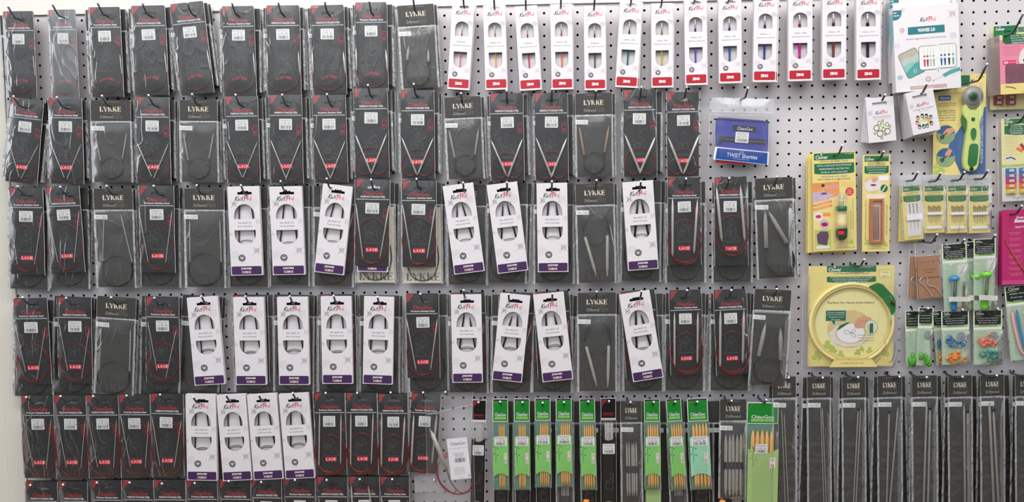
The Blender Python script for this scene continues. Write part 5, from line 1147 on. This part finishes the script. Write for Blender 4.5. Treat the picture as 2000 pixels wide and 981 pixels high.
for k, t_ in enumerate(('Cover included', 'Keeps the thread from', 'wrapping around', 'the screw.')): m.text(t_, -29.5, 91.5 + 4.7 * k, (33, 36, 30, 18)[k], 3.2, d + .65, 'white')
for k in range(3): m.text('Cover prevents the thread catching', 30, 137 + 5.5 * k, 32 - 2 * k, 2.4, d + .6, 'ink')
for x, v, r_ in ((-45, 157, 10), (-34, 166, 8), (-19, 176, 8), (14, 172, 7), (22, 165, 6), (38, 168, 7), (-66, 178, 10), (70, 174, 7)): shamrock(m, x, v, r_, d + .1)
obj('printed_card', m.build('printed_card'), rt)
m = MB(); cx, cv = 0, 113; N = 64
m.tube([(cx + 80.5 * math.cos(2 * math.pi * k / N), cv + 77.5 * math.sin(2 * math.pi * k / N), 4) for k in range(N + 1)], 4.0, 'hoop_wood', 8, False); obj('outer_ring', m.build('outer_ring'), rt)
m = MB(); m.tube([(cx + 75.5 * math.cos(2 * math.pi * k / N), cv + 72.5 * math.sin(2 * math.pi * k / N), 3.4) for k in range(N + 1)], 3.1, 'hoop_wood_dark', 8, False); obj('inner_ring', m.build('inner_ring'), rt)
m = MB(); m.plate([(30, 41), (48, 33), (58, 36), (80, 60), (84, 70), (84, 88), (77, 98), (72, 84), (60, 66), (46, 52)], [], 8, 6.8, 'cutter_green'); obj('screw_cover', m.build('screw_cover'), rt)
m = MB(); m.tube([(73, 71, 9.5), (82, 75, 9.5)], 2.4, 'gold', 10); m.tube([(76, 66, 9.2), (84, 80, 9.2)], 1.0, 'steel', 8); obj('hoop_screw', m.build('hoop_screw'), rt)
m = MB(); m.plate([(-44, 199), (-32, 180.5), (38, 180.5), (50, 199)], [], 8.4, 8, 'clover_yellow'); m.text('CLOVER MFG. CO., LTD.', 1, 191.5, 46, 3, 8.5, 'ink'); obj('retaining_flap', m.build('retaining_flap'), rt)
obj('plastic_bag', film_mesh(-95, 1, 95, 203, 12, 'clear_film', 230, edge='film_edge', amp=2, nx=20, nv=26), rt)
for sg in (-1, 1):
    m = MB(); vs = [(sg * (84 + (3 if i == 1 else 0) + 5 * i + noise.noise(Vector((i * .9, j * .45, sg))) * 2.4), 16 + 10 * j, 3 + (2.5 if (i + j) % 2 else 0)) for j in range(19) for i in range(3)]
    m.add(vs, [(3 * j + i, 3 * j + i + 1, 3 * j + i + 4, 3 * j + i + 3) for j in range(18) for i in range(2)], 'bag_film', True); obj('bag_fold', m.build('bag_fold'), rt)
place(rt, (1663, 519.5), (1660, 715.5), 26, H, 168, W); hook(1688, 507, 'bent peg hook holding the embroidery hoop pack', Lm=.08, rise=.018)

# rotary cutter
rt = thing('rotary_cutter_card', 'lime green rotary cutter with round blade on yellow and blue card', 'rotary cutter'); W, H = 104, 197; a = 52; m = MB()
m.plate([(-a, 0), (a, 0), (a, H), (-a, H)], [slot_hole(16, 12, 28, 5)], .6, 0, 'clover_yellow'); d = .7
m.rect(-a, 2, 20, 36, d, 'clover_green') ; m.plate([(-a, 36), (10, 36), (8, 36.4), (-a, 36.4)], [], d + .1, d, 'dark_green')
m.poly([(-a, 36), (-a, 34), (14, 24), (52, 20), (52, 36)], d + .06, 'clover_yellow')
m.poly([(8, 95), (52, 64), (52, H), (4, H), (-22, 140), (-10, 120)], d + .08, 'cutter_blue')
m.plate(rr(-42, 40, -17, 50, 1.5), [], d + .3, d, 'cutter_blue'); m.text('45mm', -29.5, 45, 19, 4.8, d + .4, 'white')
for k, t_ in enumerate(('Functional design', 'fits in your hand.')): m.text(t_, -24, 56 + 4.2 * k, 35, 2.8, d + .1, 'copper')
for k, t_ in enumerate(('Cuts fabric beauti-', 'fully with just the', 'right amount of blade.', 'thickness, whether hand', 'straight or at an angle.')): m.text(t_, -25, 70 + 4.7 * k, 35, 3, d + .1, 'ink', bold=.01)
for k, v in enumerate((117, 162)):
    m.disc(-27, v, 19, 19, d + .15, 'ink_soft', 30); m.disc(-27, v, 18.5, 18.5, d + .2, 'photo_green', 30)
    m.poly([(-27 - 18, v - 4), (-27 - 14, v - 12), (-27 - 6, v - 17.5), (-27 + 6, v - 17.5), (-27 + 14, v - 12), (-27 + 18, v - 3), (-27, v + 1)], d + .25, 'photo_blue')
    m.poly([(-27 - 6, v - 3), (-27 + 2, v - 12), (-27 + 14, v - 13), (-27 + 17, v - 6), (-27 + 8, v - 1), (-27, v + 3)] if k == 0 else [(-27 - 2, v - 2), (-27, v - 10), (-27 + 6, v - 17), (-27 + 13, v - 13), (-27 + 8, v - 4), (-27 + 2, v + 2)], d + .3, 'photo_skin')
    m.disc(-34, v + 5, 4, 4, d + .35, 'ink', 14); m.disc(-34, v + 5, 2, 2, d + .4, 'ink_soft', 10); m.line([(-32, v + 2), (-24, v - 3)], 2.2, d + .35, 'dark_green')
for x, v in ((-44, 178), (-36, 186), (-46, 194)): shamrock(m, x, v, 8, d + .1)
m.text('Practical Soft-Cushion Handle', 44, 124, 102, 5.6, d + .2, 'white', ang=-math.pi / 2); m.text('Art No.7500', 40, 6, 16, 2, d + .1, 'ink')
obj('printed_card', m.build('printed_card'), rt)
m = MB(); m.tube([(28, 45, 8), (28, 45, 9)], 20.5, 'blade', 40); m.ring(28, 45, 20.6, 1.4, 9.1, 'steel_dull', 40); obj('round_blade', m.build('round_blade'), rt)
m = MB(); m.tube([(28, 45, 9), (28, 45, 10.5)], 9.3, 'cutter_green', 24); m.tube([(28, 45, 10.5), (28, 45, 11)], 5.4, 'black_fabric', 20); obj('blade_nut', m.build('blade_nut'), rt)
body = [(12, 60), (8, 70), (10, 82), (16, 92), (17, 104), (14, 130), (10, 160), (10, 178), (14, 187), (24, 191), (34, 188), (39, 178), (41, 160), (42, 120), (41, 96), (47, 82), (49, 66), (47, 58), (43, 62), (36, 68), (28, 70), (20, 68)]
bs = [q[:2] for q in smooth([(x, v, 0) for x, v in body], 4, True)][:-1]
m = MB(); m.plate(bs, [], 9.4, 2, 'cutter_lime'); m.plate([(x * .9 + 2.8, v * .97 + 3.6) for x, v in bs], [], 10.4, 9.4, 'cutter_lime'); obj('handle', m.build('handle'), rt)
m = MB(); m.plate([q[:2] for q in smooth([(22, 139, 0), (31, 137, 0), (37, 142, 0), (36, 166, 0), (33, 178, 0), (24, 181, 0), (18, 176, 0), (19, 152, 0)], 4, True)][:-1], [], 12, 10, 'cutter_green'); obj('cushion_grip', m.build('cushion_grip'), rt)
m = MB(); m.plate([q[:2] for q in smooth([(28, 106, 0), (33, 112, 0), (32, 124, 0), (28, 130, 0), (24, 124, 0), (23, 112, 0)], 4, True)][:-1], [], 12.5, 10, 'cutter_green'); m.plate([(24, 86), (31, 86), (31, 92), (27, 94), (24, 91)], [], 10.8, 9.4, 'dark_green'); m.poly([(20, 68), (28, 71), (36, 68), (33, 76), (24, 76)], 9.6, 'cutter_green'); obj('blade_slider', m.build('blade_slider'), rt)
m = MB(); m.tube([(25, 186, 10.2), (25, 186, 10.6)], 4.2, 'black_fabric', 16); obj('hang_eye', m.build('hang_eye'), rt)
m = MB(); m.plate([(9, 80), (13, 88), (15, 100), (12, 112), (10, 100), (7, 88)], [], 8, 3, 'cutter_green'); obj('blade_guard', m.build('blade_guard'), rt)
for ch in rt.children:
    if ch.name.split('.')[0] in ('round_blade', 'blade_nut', 'handle', 'cushion_grip', 'blade_slider', 'hang_eye', 'blade_guard'): ch.location.x = -6 * U
obj('plastic_blister', film_mesh(-4, 18, 44, 196, 14, 'blister', 240, amp=.5, nx=10), rt)
place(rt, (1874, 145.5), (1873, 341.5), 22, H, 103, W); hook(1928, 125, 'long bent peg hook holding the rotary cutter card', Lm=.15, rise=.03, bend=.03)

# sewing clip boxes
rt = thing('clip_box', 'pink box of red sewing clips with green header at the top right edge', 'clip box'); m = MB(); W, H = 120, 168
m.plate([(-44, -22), (0, -22), (0, 0), (-44, 0)], [[(-24, -12), (-10, -12), (-10, -9), (-24, -9)]], 2, 1, 'clover_green'); clover_word(m, -32, -16, 18, 2.1)
m.plate([(-48, 0), (72, 0), (72, 116), (-48, 116)], [], 26, 25.5, 'clip_pink'); d = 26.1
m.rect(-48, 0, 72, 9, d, 'clover_yellow')
m.poly([(-42, 0), (72, 0), (72, 18), (0, 19), (-36, 18), (-42, 14)], d + .1, 'clover_green')
for k, t_ in enumerate(('Wonder Clips', 'Pinces Prodige', 'Clips Prodigiosos', 'Stoffklammern')): m.text(t_, -12, 3 + 4.4 * k, 30 - 2 * k, 3, d + .2, 'white', bold=.01)
for k in range(5): m.text('Great alternative to pins for binding', -26, 24 + 4 * k, 34 - 3 * (k % 2), 1.6, d, 'clip_red')
m.plate(rr(-42, 50, -17, 58, 1), [], d + .2, d, 'clip_magenta'); m.text('50', -36, 54, 8, 4.6, d + .3, 'white', bold=.03); m.text('pieces', -24, 54, 11, 3, d + .3, 'white')
m.disc(16, 48, 27, 26, d + .1, 'photo_white', 30); m.poly([(0, 30), (20, 26), (30, 34), (10, 38)], d + .2, 'clip_red'); m.poly([(-4, 50), (22, 42), (24, 52), (0, 58)], d + .2, 'maroon')
m.rect(-48, 96, 72, 116, d + .3, 'clover_yellow'); m.line([(-38, 101), (-26, 103), (-18, 106)], 2, d + .4, 'maroon'); m.text('CLOVER MFG. CO., LTD.', 8, 112.5, 30, 2, d + .4, 'ink')
m.poly(rr(-38, 58, 72, 95, 4), d + .2, 'maroon')
obj('printed_box', m.build('printed_box'), rt)
m = MB(); m.add([(-48, 0, 26), (-60, 4, 4), (-60, 116, 4), (-48, 116, 26)], [(0, 1, 2, 3)], 'purple_film'); m.add([(-48, 116, 26), (72, 116, 26), (72, 112, 2), (-60, 112, 2)], [(0, 1, 2, 3)], 'clover_yellow')
m.add([(-48, 0, 26), (-60, 4, 4), (72, 2, 4), (72, 0, 26)], [(0, 1, 2, 3)], 'film_edge'); obj('clear_side', m.build('clear_side'), rt)
place(rt, (2000, 66), (2002, 182), 20, 116, 112, 112, T=26)
hook(1999, 26, 'long bent peg hook at the right edge holding the pink clip box', Lm=.12, rise=.035, bend=.035)
CLIPS = ('clip_blue', 'clip_violet', 'clip_magenta', 'clip_orange', 'clip_yellow')
def clips_card(label, t, b, w, H, D, cols, rows, v0, head):
    root = thing('clip_card', label, 'clip card'); m = MB(); W = 86; a = 43; m.plate(rr(-a, 0, a, H, 2, 2), [], .6, 0, 'clover_pale'); d = .7
    m.rect(-a + 6, 1, a - 2, 11, d, 'clover_green'); clover_word(m, -28, 6, 17, d + .1); m.rect(-a + 6, 12, a - 2, 12.8, d, 'lime')
    if head:
        m.poly([(-37, 14), (41, 14), (41, 30), (20, 33), (-16, 33), (-37, 30)], d, 'clover_green')
        for k, t_ in enumerate(('Wonder Clips', 'Pinces Prodige', 'Clips Prodigiosos', 'Stoffklammern')): m.text(t_, -13, 17.4 + 3.8 * k, 24 + 2 * (k % 3), 2.6, d + .1, 'white', bold=.01)
        for k in range(9): m.text('Great alternative to pins', -24, 36 + 3.8 * k + (k // 2) * 1, 28 - 5 * (k % 2), 1.5, d, 'ink_soft')
        for k in range(4): m.text('Clips hold layers of fabric', 18, 36 + 3.8 * k, 26, 1.5, d, 'ink_soft')
        m.poly([(-38, 74), (-28, 70), (-16, 77), (-18, 81), (-28, 84), (-38, 80)], d + .05, 'photo_white'); m.line([(-34, 78), (-24, 76), (-16, 80)], 2.4, d + .1, 'case_edge')
        for k, c_ in enumerate(('clip_orange', 'clip_red', 'clip_violet', 'clip_blue', 'clip_yellow')):
            an = math.radians(200 - 22 * k * -1 + 10); X, Y = 14 + 24 * math.cos(an), 72 + 20 * math.sin(an) * -1 * -1
            cc, ss = math.cos(an), math.sin(an); m.poly([(X + 7 * cc - 3.2 * ss, Y + 7 * ss + 3.2 * cc), (X + 7 * cc + 3.2 * ss, Y + 7 * ss - 3.2 * cc), (X - 7 * cc + 3.2 * ss, Y - 7 * ss - 3.2 * cc), (X - 7 * cc - 3.2 * ss, Y - 7 * ss + 3.2 * cc)], d + .1 + .02 * k, c_)
        m.rect(-a, 90, a, 95, d, 'clover_leaf'); m.text('10 pieces', -28, 92.5, 14, 2.6, d + .1, 'white'); m.rect(-a, 95.5, a, H, d, 'photo_white')
    m.text('CLOVER MFG. CO., LTD.', -6, H - 6, 32, 2.2, d + .1, 'ink')
    obj('printed_card', m.build('printed_card'), root)
    for r_ in range(rows):
        for c_ in range(cols):
            x, v = -36 + c_ * 27, v0 + r_ * 10.2; mt = CLIPS[r_ % 5] if head else 'clip_red'
            m = MB(); m.plate(rr(x, v, x + 19.5, v + 9, .8, 2), [], 5, 1, mt); m.plate([(x + 5, v + 2.2), (x + 14, v + 2.2), (x + 14, v + 6.8), (x + 5, v + 6.8)], [], 6.6, 5, 'label_white'); m.rect(x + 5, v + 4.2, x + 14, v + 5, 6.7, 'ink_soft')
            obj('sewing_clip', m.build('sewing_clip'), root)
    obj('plastic_bag', film_mesh(-a - 8, 0, a + 4, H + 4, 9, 'clear_film', 250 + rows, edge='film_edge', amp=2.4, nx=12), root)
    place(root, t, b, D, H, w, W)
clips_card('yellow card of red sewing clips hanging behind the pink clip box', (1975, 52), (1972, 214), 78, 160, 12, 2, 2, 132, False)
clips_card('pale card of rainbow sewing clips in a bag at the right edge', (1997, 230), (1999, 392), 84, 162, 24, 3, 5, 97, True)
hook(2003, 222, 'bent peg hook holding the rainbow clip card', Lm=.09, rise=.018)

# sewing needle packets
def sew(label, t, b, w, H, seed, D=28, W=40, title='GOLD EYE', mode=1, film_on=True):
    root = thing('sewing_needle_packet', label, 'sewing needle packet', 'yellow sewing needle packets'); a = W / 2; m = MB()
    m.plate([(-a, 22), (a, 22), (a, H), (-a, H)], [], .6, 0, 'clover_yellow'); d = .7
    m.rect(-a + 2.6, 22.6, a - 2.6, 32.5, d, 'clover_green'); clover_word(m, -a + 10, 28, 12, d + .1); m.text('Art No.212', a - 9, 25, 10, 1.4, d + .1, 'white')
    m.text(title, 0, 35.4, W * .68, 2.1, d, 'ink'); m.text('NEEDLES No. 3-9', 0, 38.4, W * .62, 1.7, d, 'ink')
    m.poly([(-a + 2.6, 40.5), (a - 2.6, 40.5), (a - 2.6, 50.5), (a - 9, 53), (-a + 9, 53), (-a + 2.6, 50.5)], d, 'clover_green')
    for k in range(4): m.text('AIGUILLES A BRODER AGUJAS', 0, 43 + 2.5 * k, W * (.76 - .06 * k), 1.3, d + .1, 'lime')
    m.text('CLOVER MFG. CO., LTD.', 0, H - 4, W * .66, 1.6, d, 'ink'); shamrock(m, a - 6, H - 12, 4, d)
    if mode == 2: m.plate([(-a + 8, 54), (a - 4, 54), (a - 4, H - 7), (-a + 8, H - 7)], [], 1.2, .6, 'photo_white'); m.plate([(-a + 6, 76), (a - 2, 76), (a - 2, 88), (-a + 6, 88)], [], 4, 3.4, 'white')
    else: m.plate([(-14, 73), (15, 73), (15, 78.5), (-14, 78.5)], [], 3.2, 2.7, 'white'); m.plate([(-14, 101), (15, 101), (15, 106), (-14, 106)], [], 2, 1, 'white')
    obj('printed_card', m.build('printed_card'), root)
    n = 3 if mode == 2 else 8
    for k in range(n):
        x = (-6 + 7.5 * k) if mode == 2 else (-11 + 3.1 * k); mm = MB(); v = 56 if mode == 2 else 60 + 1.5 * (k % 3)
        mm.tube([(x, v, 2), (x, v + 4, 2)], .75, 'gold', 6); mm.tube([(x, v + 4, 2), (x + .5, (105 if mode == 2 else 92 + 2 * (k % 3)), 2)], [.6, .2], 'steel_dull', 6); obj('sewing_needle', mm.build('sewing_needle'), root)
    m = MB(); m.plate([(-a - 2, 0), (a + 2, 0), (a + 2, 20), (-a - 2, 20)], [[(-9, 9), (14, 9), (14, 11.5), (-9, 11.5)]], .5, 0, 'frosted_film'); m.rect(-a - 2, 20, a + 2, 21, .8, 'film_edge'); obj('bag_header', m.build('bag_header'), root)
    if film_on: obj('plastic_bag', film_mesh(-a - 2, 21, a + 2, H + 1, 4.6, 'soft_film', seed, edge='film_edge', amp=1.2, nx=7, nv=14), root)
    place(root, t, b, D, H, w, W)
sew('rearmost yellow needle packet at the left end, behind the tilted needle packet', (1779, 344), (1776, 472), 44, 128, 260, 14, title='EMBROIDERY', film_on=False)
sew('tilted yellow packet of three large wool needles at the left end', (1778, 341), (1785, 468), 38, 126, 261, 28, title='WOOL EMBROIDERY', mode=2)
sew('yellow needle packet second from the left, gold eyed needles clearly seen', (1824, 341), (1824, 455), 42, 114, 262, 26, title='GOLD EYE EMBROIDERY')
sew('yellow needle packet rearmost behind the glaring third packet', (1862, 342), (1865, 455), 40, 114, 263, 14, film_on=False)
sew('yellow needle packet third from the left with a bright glare on its bag', (1869, 341), (1869.5, 455), 40, 114, 264, 26, title='GOLD EYE MILLINERS')
sew('yellow needle packet at the right end of the needle packet row', (1912.5, 341), (1913, 455), 43, 114, 265, 26, title='GOLD EYE SHARPS')
for x, y, o_ in ((1793, 336.5, 'first'), (1838, 338, 'second'), (1884, 336, 'third'), (1930, 333, 'fourth')): hook(x, y, 'bent peg hook holding the %s yellow needle packet from left' % o_, Lm=.085, rise=.018)

# brown craft paper needle packets
def kraft(label, t, b, D, seed):
    root = thing('curved_needle_packet', label, 'needle packet', 'brown craft paper needle packets'); m = MB(); W, H = 47, 110; a = 23.5
    m.plate([(-a + 1, 26), (a - 1, 26), (a - 1, H - 2), (-a + 1, H - 2)], [], .6, 0, 'kraft'); m.plate([(-a + 1, 26), (a - 1, 26), (a - 1, 67), (-a + 1, 67)], [], 2.4, 1.9, 'kraft')
    for k, ch in enumerate('COCOKNITS'): m.text(ch, -17 + 4.3 * k, 37, 2.4, 3.2, 2.5, 'kraft_ink')
    m.text('Curved Cable', 0, 52, 26, 3.6, 2.5, 'kraft_ink'); m.text('Needles', 0, 57.5, 16, 3.2, 2.5, 'kraft_ink'); obj('paper_card', m.build('paper_card'), root)
    for p in ([(-14, 67), (-19, 70), (-19, 76), (-13, 81), (-6, 90), (0, 100), (4, 107)], [(-6, 67), (-4, 72), (-5, 80), (1, 85), (9, 87), (17, 96), (24, 106)]):
        mm = MB(); mm.tube(smooth([(x, v, 2.2) for x, v in p], 4), [.95] * 24 + [.3], 'steel', 6); obj('curved_needle', mm.build('curved_needle'), root)
    obj('plastic_bag', film_mesh(-a - 1, 0, a + 2, H, 4, 'soft_film', seed, edge='film_edge', amp=1.4, nx=8), root); m = MB(); m.rect(-a, 24, a, 25.4, 1.4, 'film_edge'); obj('seal_seam', m.build('seal_seam'), root)
    place(root, t, b, D, H, 47, 47)
kraft('brown paper packet of curved needles peeping out behind the front packet', (1801, 476), (1797, 583), 14, 271)
kraft('brown paper packet of curved needles in a clear bag, front one', (1811, 474), (1817, 584), 26, 270)
hook(1830.5, 458, 'bent peg hook holding the brown paper needle packets', Lm=.10, rise=.02)

# black headed green packets
def bg_pack(name, cat, label, t, b, w, W, H, hd, lines, D, seed, contents, group=None):
    root = thing(name, label, cat, group); a = W / 2; m = MB()
    m.plate([(-a, 0), (a, 0), (a, hd), (-a, hd)], [], .6, 0, 'white'); m.rect(-a + 1.5, 1, a - 1.5, hd - 4, .65, 'lime')
    m.poly([(-a + 2.4, 1), (a - 2.4, 1), (a - 2.4, hd - 10), (a * .6, hd - 6.5), (-a * .6, hd - 6.5), (-a + 2.4, hd - 10)], .72, 'black_green'); clover_word(m, -a + W * .24, 6, W * .3, .85)
    m.rect(-a + 2, 11, -a + W * .3, 11.7, .8, 'lime'); m.rect(a - W * .26, 11, a - 2, 11.7, .8, 'lime')
    for k, t_ in enumerate(lines): m.text(t_, 0, 15.5 + (hd - 24) * k / max(len(lines) - 1, 1), W * (.78 - .07 * (k % 3)), 2.0, .85, 'white', bold=.01)
    obj('header_card', m.build('header_card'), root)
    m = MB(); m.plate([(-a + 1, hd), (a - 1, hd), (a - 1, H - 1), (-a + 1, H - 1)], [], .4, 0, 'mint_sheet')
    for k in range(int((H - hd - 12) / 3.2)):
        m.text('Follow the instructions on use', -a + W * .34, hd + 4 + 3.2 * k, W * (.48 - .06 * (k % 3)), 1.4, .5, 'ink' if k % 6 == 0 else 'clover_green')
    m.text('CLOVER MFG. CO., LTD.', 4, H - 4, W * .5, 1.4, .5, 'ink'); obj('backing_sheet', m.build('backing_sheet'), root)
    contents(root, a, hd, H)
    obj('plastic_bag', film_mesh(-a - .5, hd, a + .5, H + 1, 10 if name == 'darning_needle_pack' else 6, 'soft_film', seed, edge='film_edge', amp=2, nx=8), root)
    place(root, t, b, D, H, w, W); return root
def darning(c1, tube, needles_at=12, lx=-5):
    def f(root, a, hd, H):
        m = MB(); m.rect(a * .25, hd + 5, a - 2, hd + 28, .7, 'photo_white'); m.line([(a * .35, hd + 24), (a * .8, hd + 8)], .9, .8, 'ink'); m.line([(a * .45, hd + 26), (a * .85, hd + 12)], .6, .8, 'ink'); obj('diagram', m.build('diagram'), root)
        m = MB(); v = hd + 26; m.tube([(lx, v, 6), (lx, v + 1, 6), (lx, v + 6, 6), (lx, v + 9, 6), (lx, v + 10, 6)], [6, 9, 9.6, 8, 5.4], c1, 18); obj('tube_cap', m.build('tube_cap'), root)
        m = MB(); m.tube([(lx, v + 10, 6), (lx - 3, H - 18, 6)], 5.2, tube, 14); obj('tube', m.build('tube'), root)
        m = MB(); m.tube([(lx - 3, H - 20, 6), (lx - 3.4, H - 8, 6), (lx - 3, H - 1, 6)], [6.2, 6, 3.4], c1, 14); obj('tube_base', m.build('tube_base'), root)
        m = MB(); m.plate([(-a + 4, H - 32), (a - 3, H - 29), (a - 3, H - 20), (-a + 4, H - 22)], [], 12.4, 12, 'photo_white')
        for k in range(2): m.text('Darning needles in a case', 0, H - 28 + 4 * k, a * 1.3, 1.8, 12.5, 'ink')
        obj('paper_band', m.build('paper_band'), root)
        for k in range(2 if needles_at < 20 else 0): m = MB(); x = needles_at + 3 * k; m.tube([(x + 2, hd + 38, 3), (x - 3, H - 4, 3)], [1.2, .6], 'gold', 8); obj('darning_needle', m.build('darning_needle'), root)
    return f
DL = ('Jumbo Darning Needle Set', 'Jeu d Aiguilles Jumbo', 'Juego de Agujas Jumbo', 'Stopfnadel Set', 'Ago da rammendo')
bg_pack('darning_needle_pack', 'darning needle pack', 'black headed packet with a green capped tube, partly hidden in the middle', (1897, 472), (1903, 606), 36, 40, 136, 38, DL, 18, 281, darning('bright_lime', 'lime_tube', 30, 2))
bg_pack('darning_needle_pack', 'darning needle pack', 'black headed packet with a blue capped needle tube', (1863, 476), (1868, 608), 48, 48, 136, 38, DL, 28, 280, darning('toy_blue', 'blue_tube', 13, -5))
bg_pack('darning_needle_pack', 'darning needle pack', 'black headed packet with a lime green capped tube, on the right', (1923, 466.5), (1923, 606), 43, 43, 140, 38, DL, 30, 282, darning('bright_lime', 'lime_tube', 30, 0))
hook(1884, 468, 'bent peg hook holding the blue capped tube packet', Lm=.09, rise=.02); hook(1944, 459, 'bent peg hook holding the green capped tube packets', Lm=.10, rise=.022)
def tangle(c1, c2, seed, coin=True):
    def f(root, a, hd, H):
        r2 = random.Random(seed)
        for nm, c_, v0, n in (('stitch_marker', c2, H - 15, 9), ('stitch_marker', c1, hd + 24, 9)) if c2 != c1 else (('stitch_marker', c1, H - 12, 6),):
            for k in range(n):
                m = MB(); cx, cv, z = r2.uniform(-a * .6, a * .6), v0 + r2.uniform(-8, 7), r2.uniform(1.5, 5); an = r2.uniform(0, 360); rx_ = r2.uniform(4.5, 7.5)
                if c1 == c2: m.tube([(cx, cv - 8, z), (cx, cv - 6, z), (cx, cv + 5, z), (cx, cv + 7, z)], [1.2, 4, 4.2, 1.6], c_, 8)
                else:
                    m.tube(ell(cx, cv, rx_, rx_ * .8, z, an, an + 260, 12), 1.15, c_, 6); e_ = ell(cx, cv, rx_, rx_ * .8, z, an, an, 1)[0]
                    m.tube([(e_[0], e_[1], z - 1), (e_[0], e_[1], z + 1.2)], 3.6, c_, 12)
                obj(nm, m.build(nm), root)
        if coin:
            m = MB(); m.disc(a * .4, hd + 14, 9, 9, .7, 'ink_soft', 24); m.disc(a * .4, hd + 14, 8.4, 8.4, .75, 'blade', 24)
            for k in range(3): m.disc(a * .45, hd + 10 + 4 * k, .9, .9, .85, 'ink', 8)
            obj('printed_picture', m.build('printed_picture'), root)
    return f
LL = ('Locking Stitch Markers', 'Boucle Marque-Mailles', 'Marcadores de puntos', 'Maschenmarkierer')
bg_pack('point_protector_pack', 'knitting notions pack', 'black headed packet of green point protectors, left one', (1781, 607), (1783, 716), 27, 34, 110, 40, LL, 18, 290, tangle('toy_green', 'toy_green', 1, False))
bg_pack('point_protector_pack', 'knitting notions pack', 'black headed packet of green point protectors, overlapping on the right', (1808.5, 601), (1804, 715), 29, 34, 114, 40, LL, 28, 291, tangle('toy_green', 'toy_green', 2))
bg_pack('stitch_marker_pack', 'stitch marker pack', 'black headed packet hidden behind the blue and orange stitch marker packet', (1837, 606), (1846, 713), 34, 54, 106, 38, LL, 14, 292, tangle('toy_blue_dim', 'toy_orange', 3))
bg_pack('stitch_marker_pack', 'stitch marker pack', 'black headed packet of blue and orange locking stitch markers', (1865, 607), (1867, 713), 54, 54, 106, 37, LL, 28, 293, tangle('toy_blue_dim', 'toy_orange', 4))
bg_pack('stitch_marker_pack', 'stitch marker pack', 'black headed packet of coral and teal locking stitch markers', (1929, 606), (1929, 713), 56, 54, 106, 37, LL, 26, 294, tangle('toy_coral', 'toy_teal', 5))
hook(1813, 602.5, 'bent peg hook holding the green point protector packets', Lm=.08, rise=.016); hook(1880.5, 605, 'bent peg hook holding the blue and orange marker packets', Lm=.085, rise=.018); hook(1949, 603, 'bent peg hook holding the coral and teal marker packet', Lm=.085, rise=.018)
def cables(root, a, hd, H):
    for x, c_ in ((-30, 'toy_pink'), (-20, 'toy_blue')):
        m = MB(); m.tube(smooth([(x, hd + 8, 4), (x + 4, hd + 50, 4), (x + 12, hd + 90, 4), (x + 24, H - 12, 4), (x + 30, H - 20, 4), (x + 22, hd + 60, 4)], 5), [.6] + [2.6] * 24 + [1.0], c_, 8); obj('cable_needle', m.build('cable_needle'), root)
    m = MB(); m.disc(4, hd + 16, 11, 11, .8, 'ink_soft', 24); m.disc(4, hd + 16, 10.2, 10.2, .85, 'photo_white', 24); m.plate([(-10, hd + 72), (20, hd + 70), (20, hd + 94), (-10, hd + 96)], [], 8, 7.6, 'lime')
    for k in range(5): m.text('Cable stitch holders', 5, hd + 75 + 4 * k, 24, 1.8, 8.1, 'ink')
    obj('printed_picture', m.build('printed_picture'), root)
bg_pack('cable_needle_pack', 'cable needle pack', 'black headed packet of pink and blue cable needles at the right edge', (1999, 556), (2012, 702), 76, 76, 146, 38, ('Cable Stitch Holders', 'Porte mailles', 'Agujas auxiliares'), 26, 296, cables)

# magenta crochet tool cards at the right edge
for q in range(4):
    rt = thing('crochet_tool_card', 'magenta card with copper crochet hook at the right edge, front one' if q == 3 else 'magenta card edge %s behind the front magenta card' % ('third', 'second', 'first')[q], 'crochet hook card', 'magenta crochet tool cards')
    W, H = 78, 145; a = 39; m = MB(); m.plate(rr(-a, 0, a, H, 1.2, 2), [], .6, 0, 'magenta_card'); d = .7
    if q == 3:
        m.text('Susan', -3, 15, 17, 4.6, d, 'white', shear=.25, bold=.02); m.text('Bates', -3, 21.5, 24, 7, d, 'white', shear=.25, bold=.04); m.rect(-a, 29, a, 38, d, 'magenta_card'); m.rect(-a, 38, a, 38.6, d, 'magenta_band'); m.text('Handi Tool', -2, 33.5, 22, 3.6, d + .12, 'white', bold=.02)
        for k in range(8):
            for j in range(2): m.text('Use the crochet end', -14 + 1.5 * (k % 2), 44 + 11.4 * k + 3 * j, 24 - 6 * j, 1.7, d, 'toy_pink')
        m.rect(-a, 137, a, H, d, 'magenta_band')
    obj('printed_card', m.build('printed_card'), rt)
    if q == 3:
        m = MB(); m.tube([(-33, 58, 2), (-32, 62, 2), (-28, 70, 2), (-8, 102, 2), (-2, 110, 2), (20, 146, 2)], [.3, 1, .8, 1.5, 1.5, .8], 'copper', 8); obj('crochet_hook', m.build('crochet_hook'), rt)
    place(rt, (1990 + 1.8 * q, 414 - q * 1.6), (1987 + 2.8 * q, 557 - q * .6), 14 + 7 * q, H, 78, W)
    if q == 3: pass
hook(1996, 402, 'bent peg hook holding the magenta crochet tool cards', Lm=.085, rise=.02)
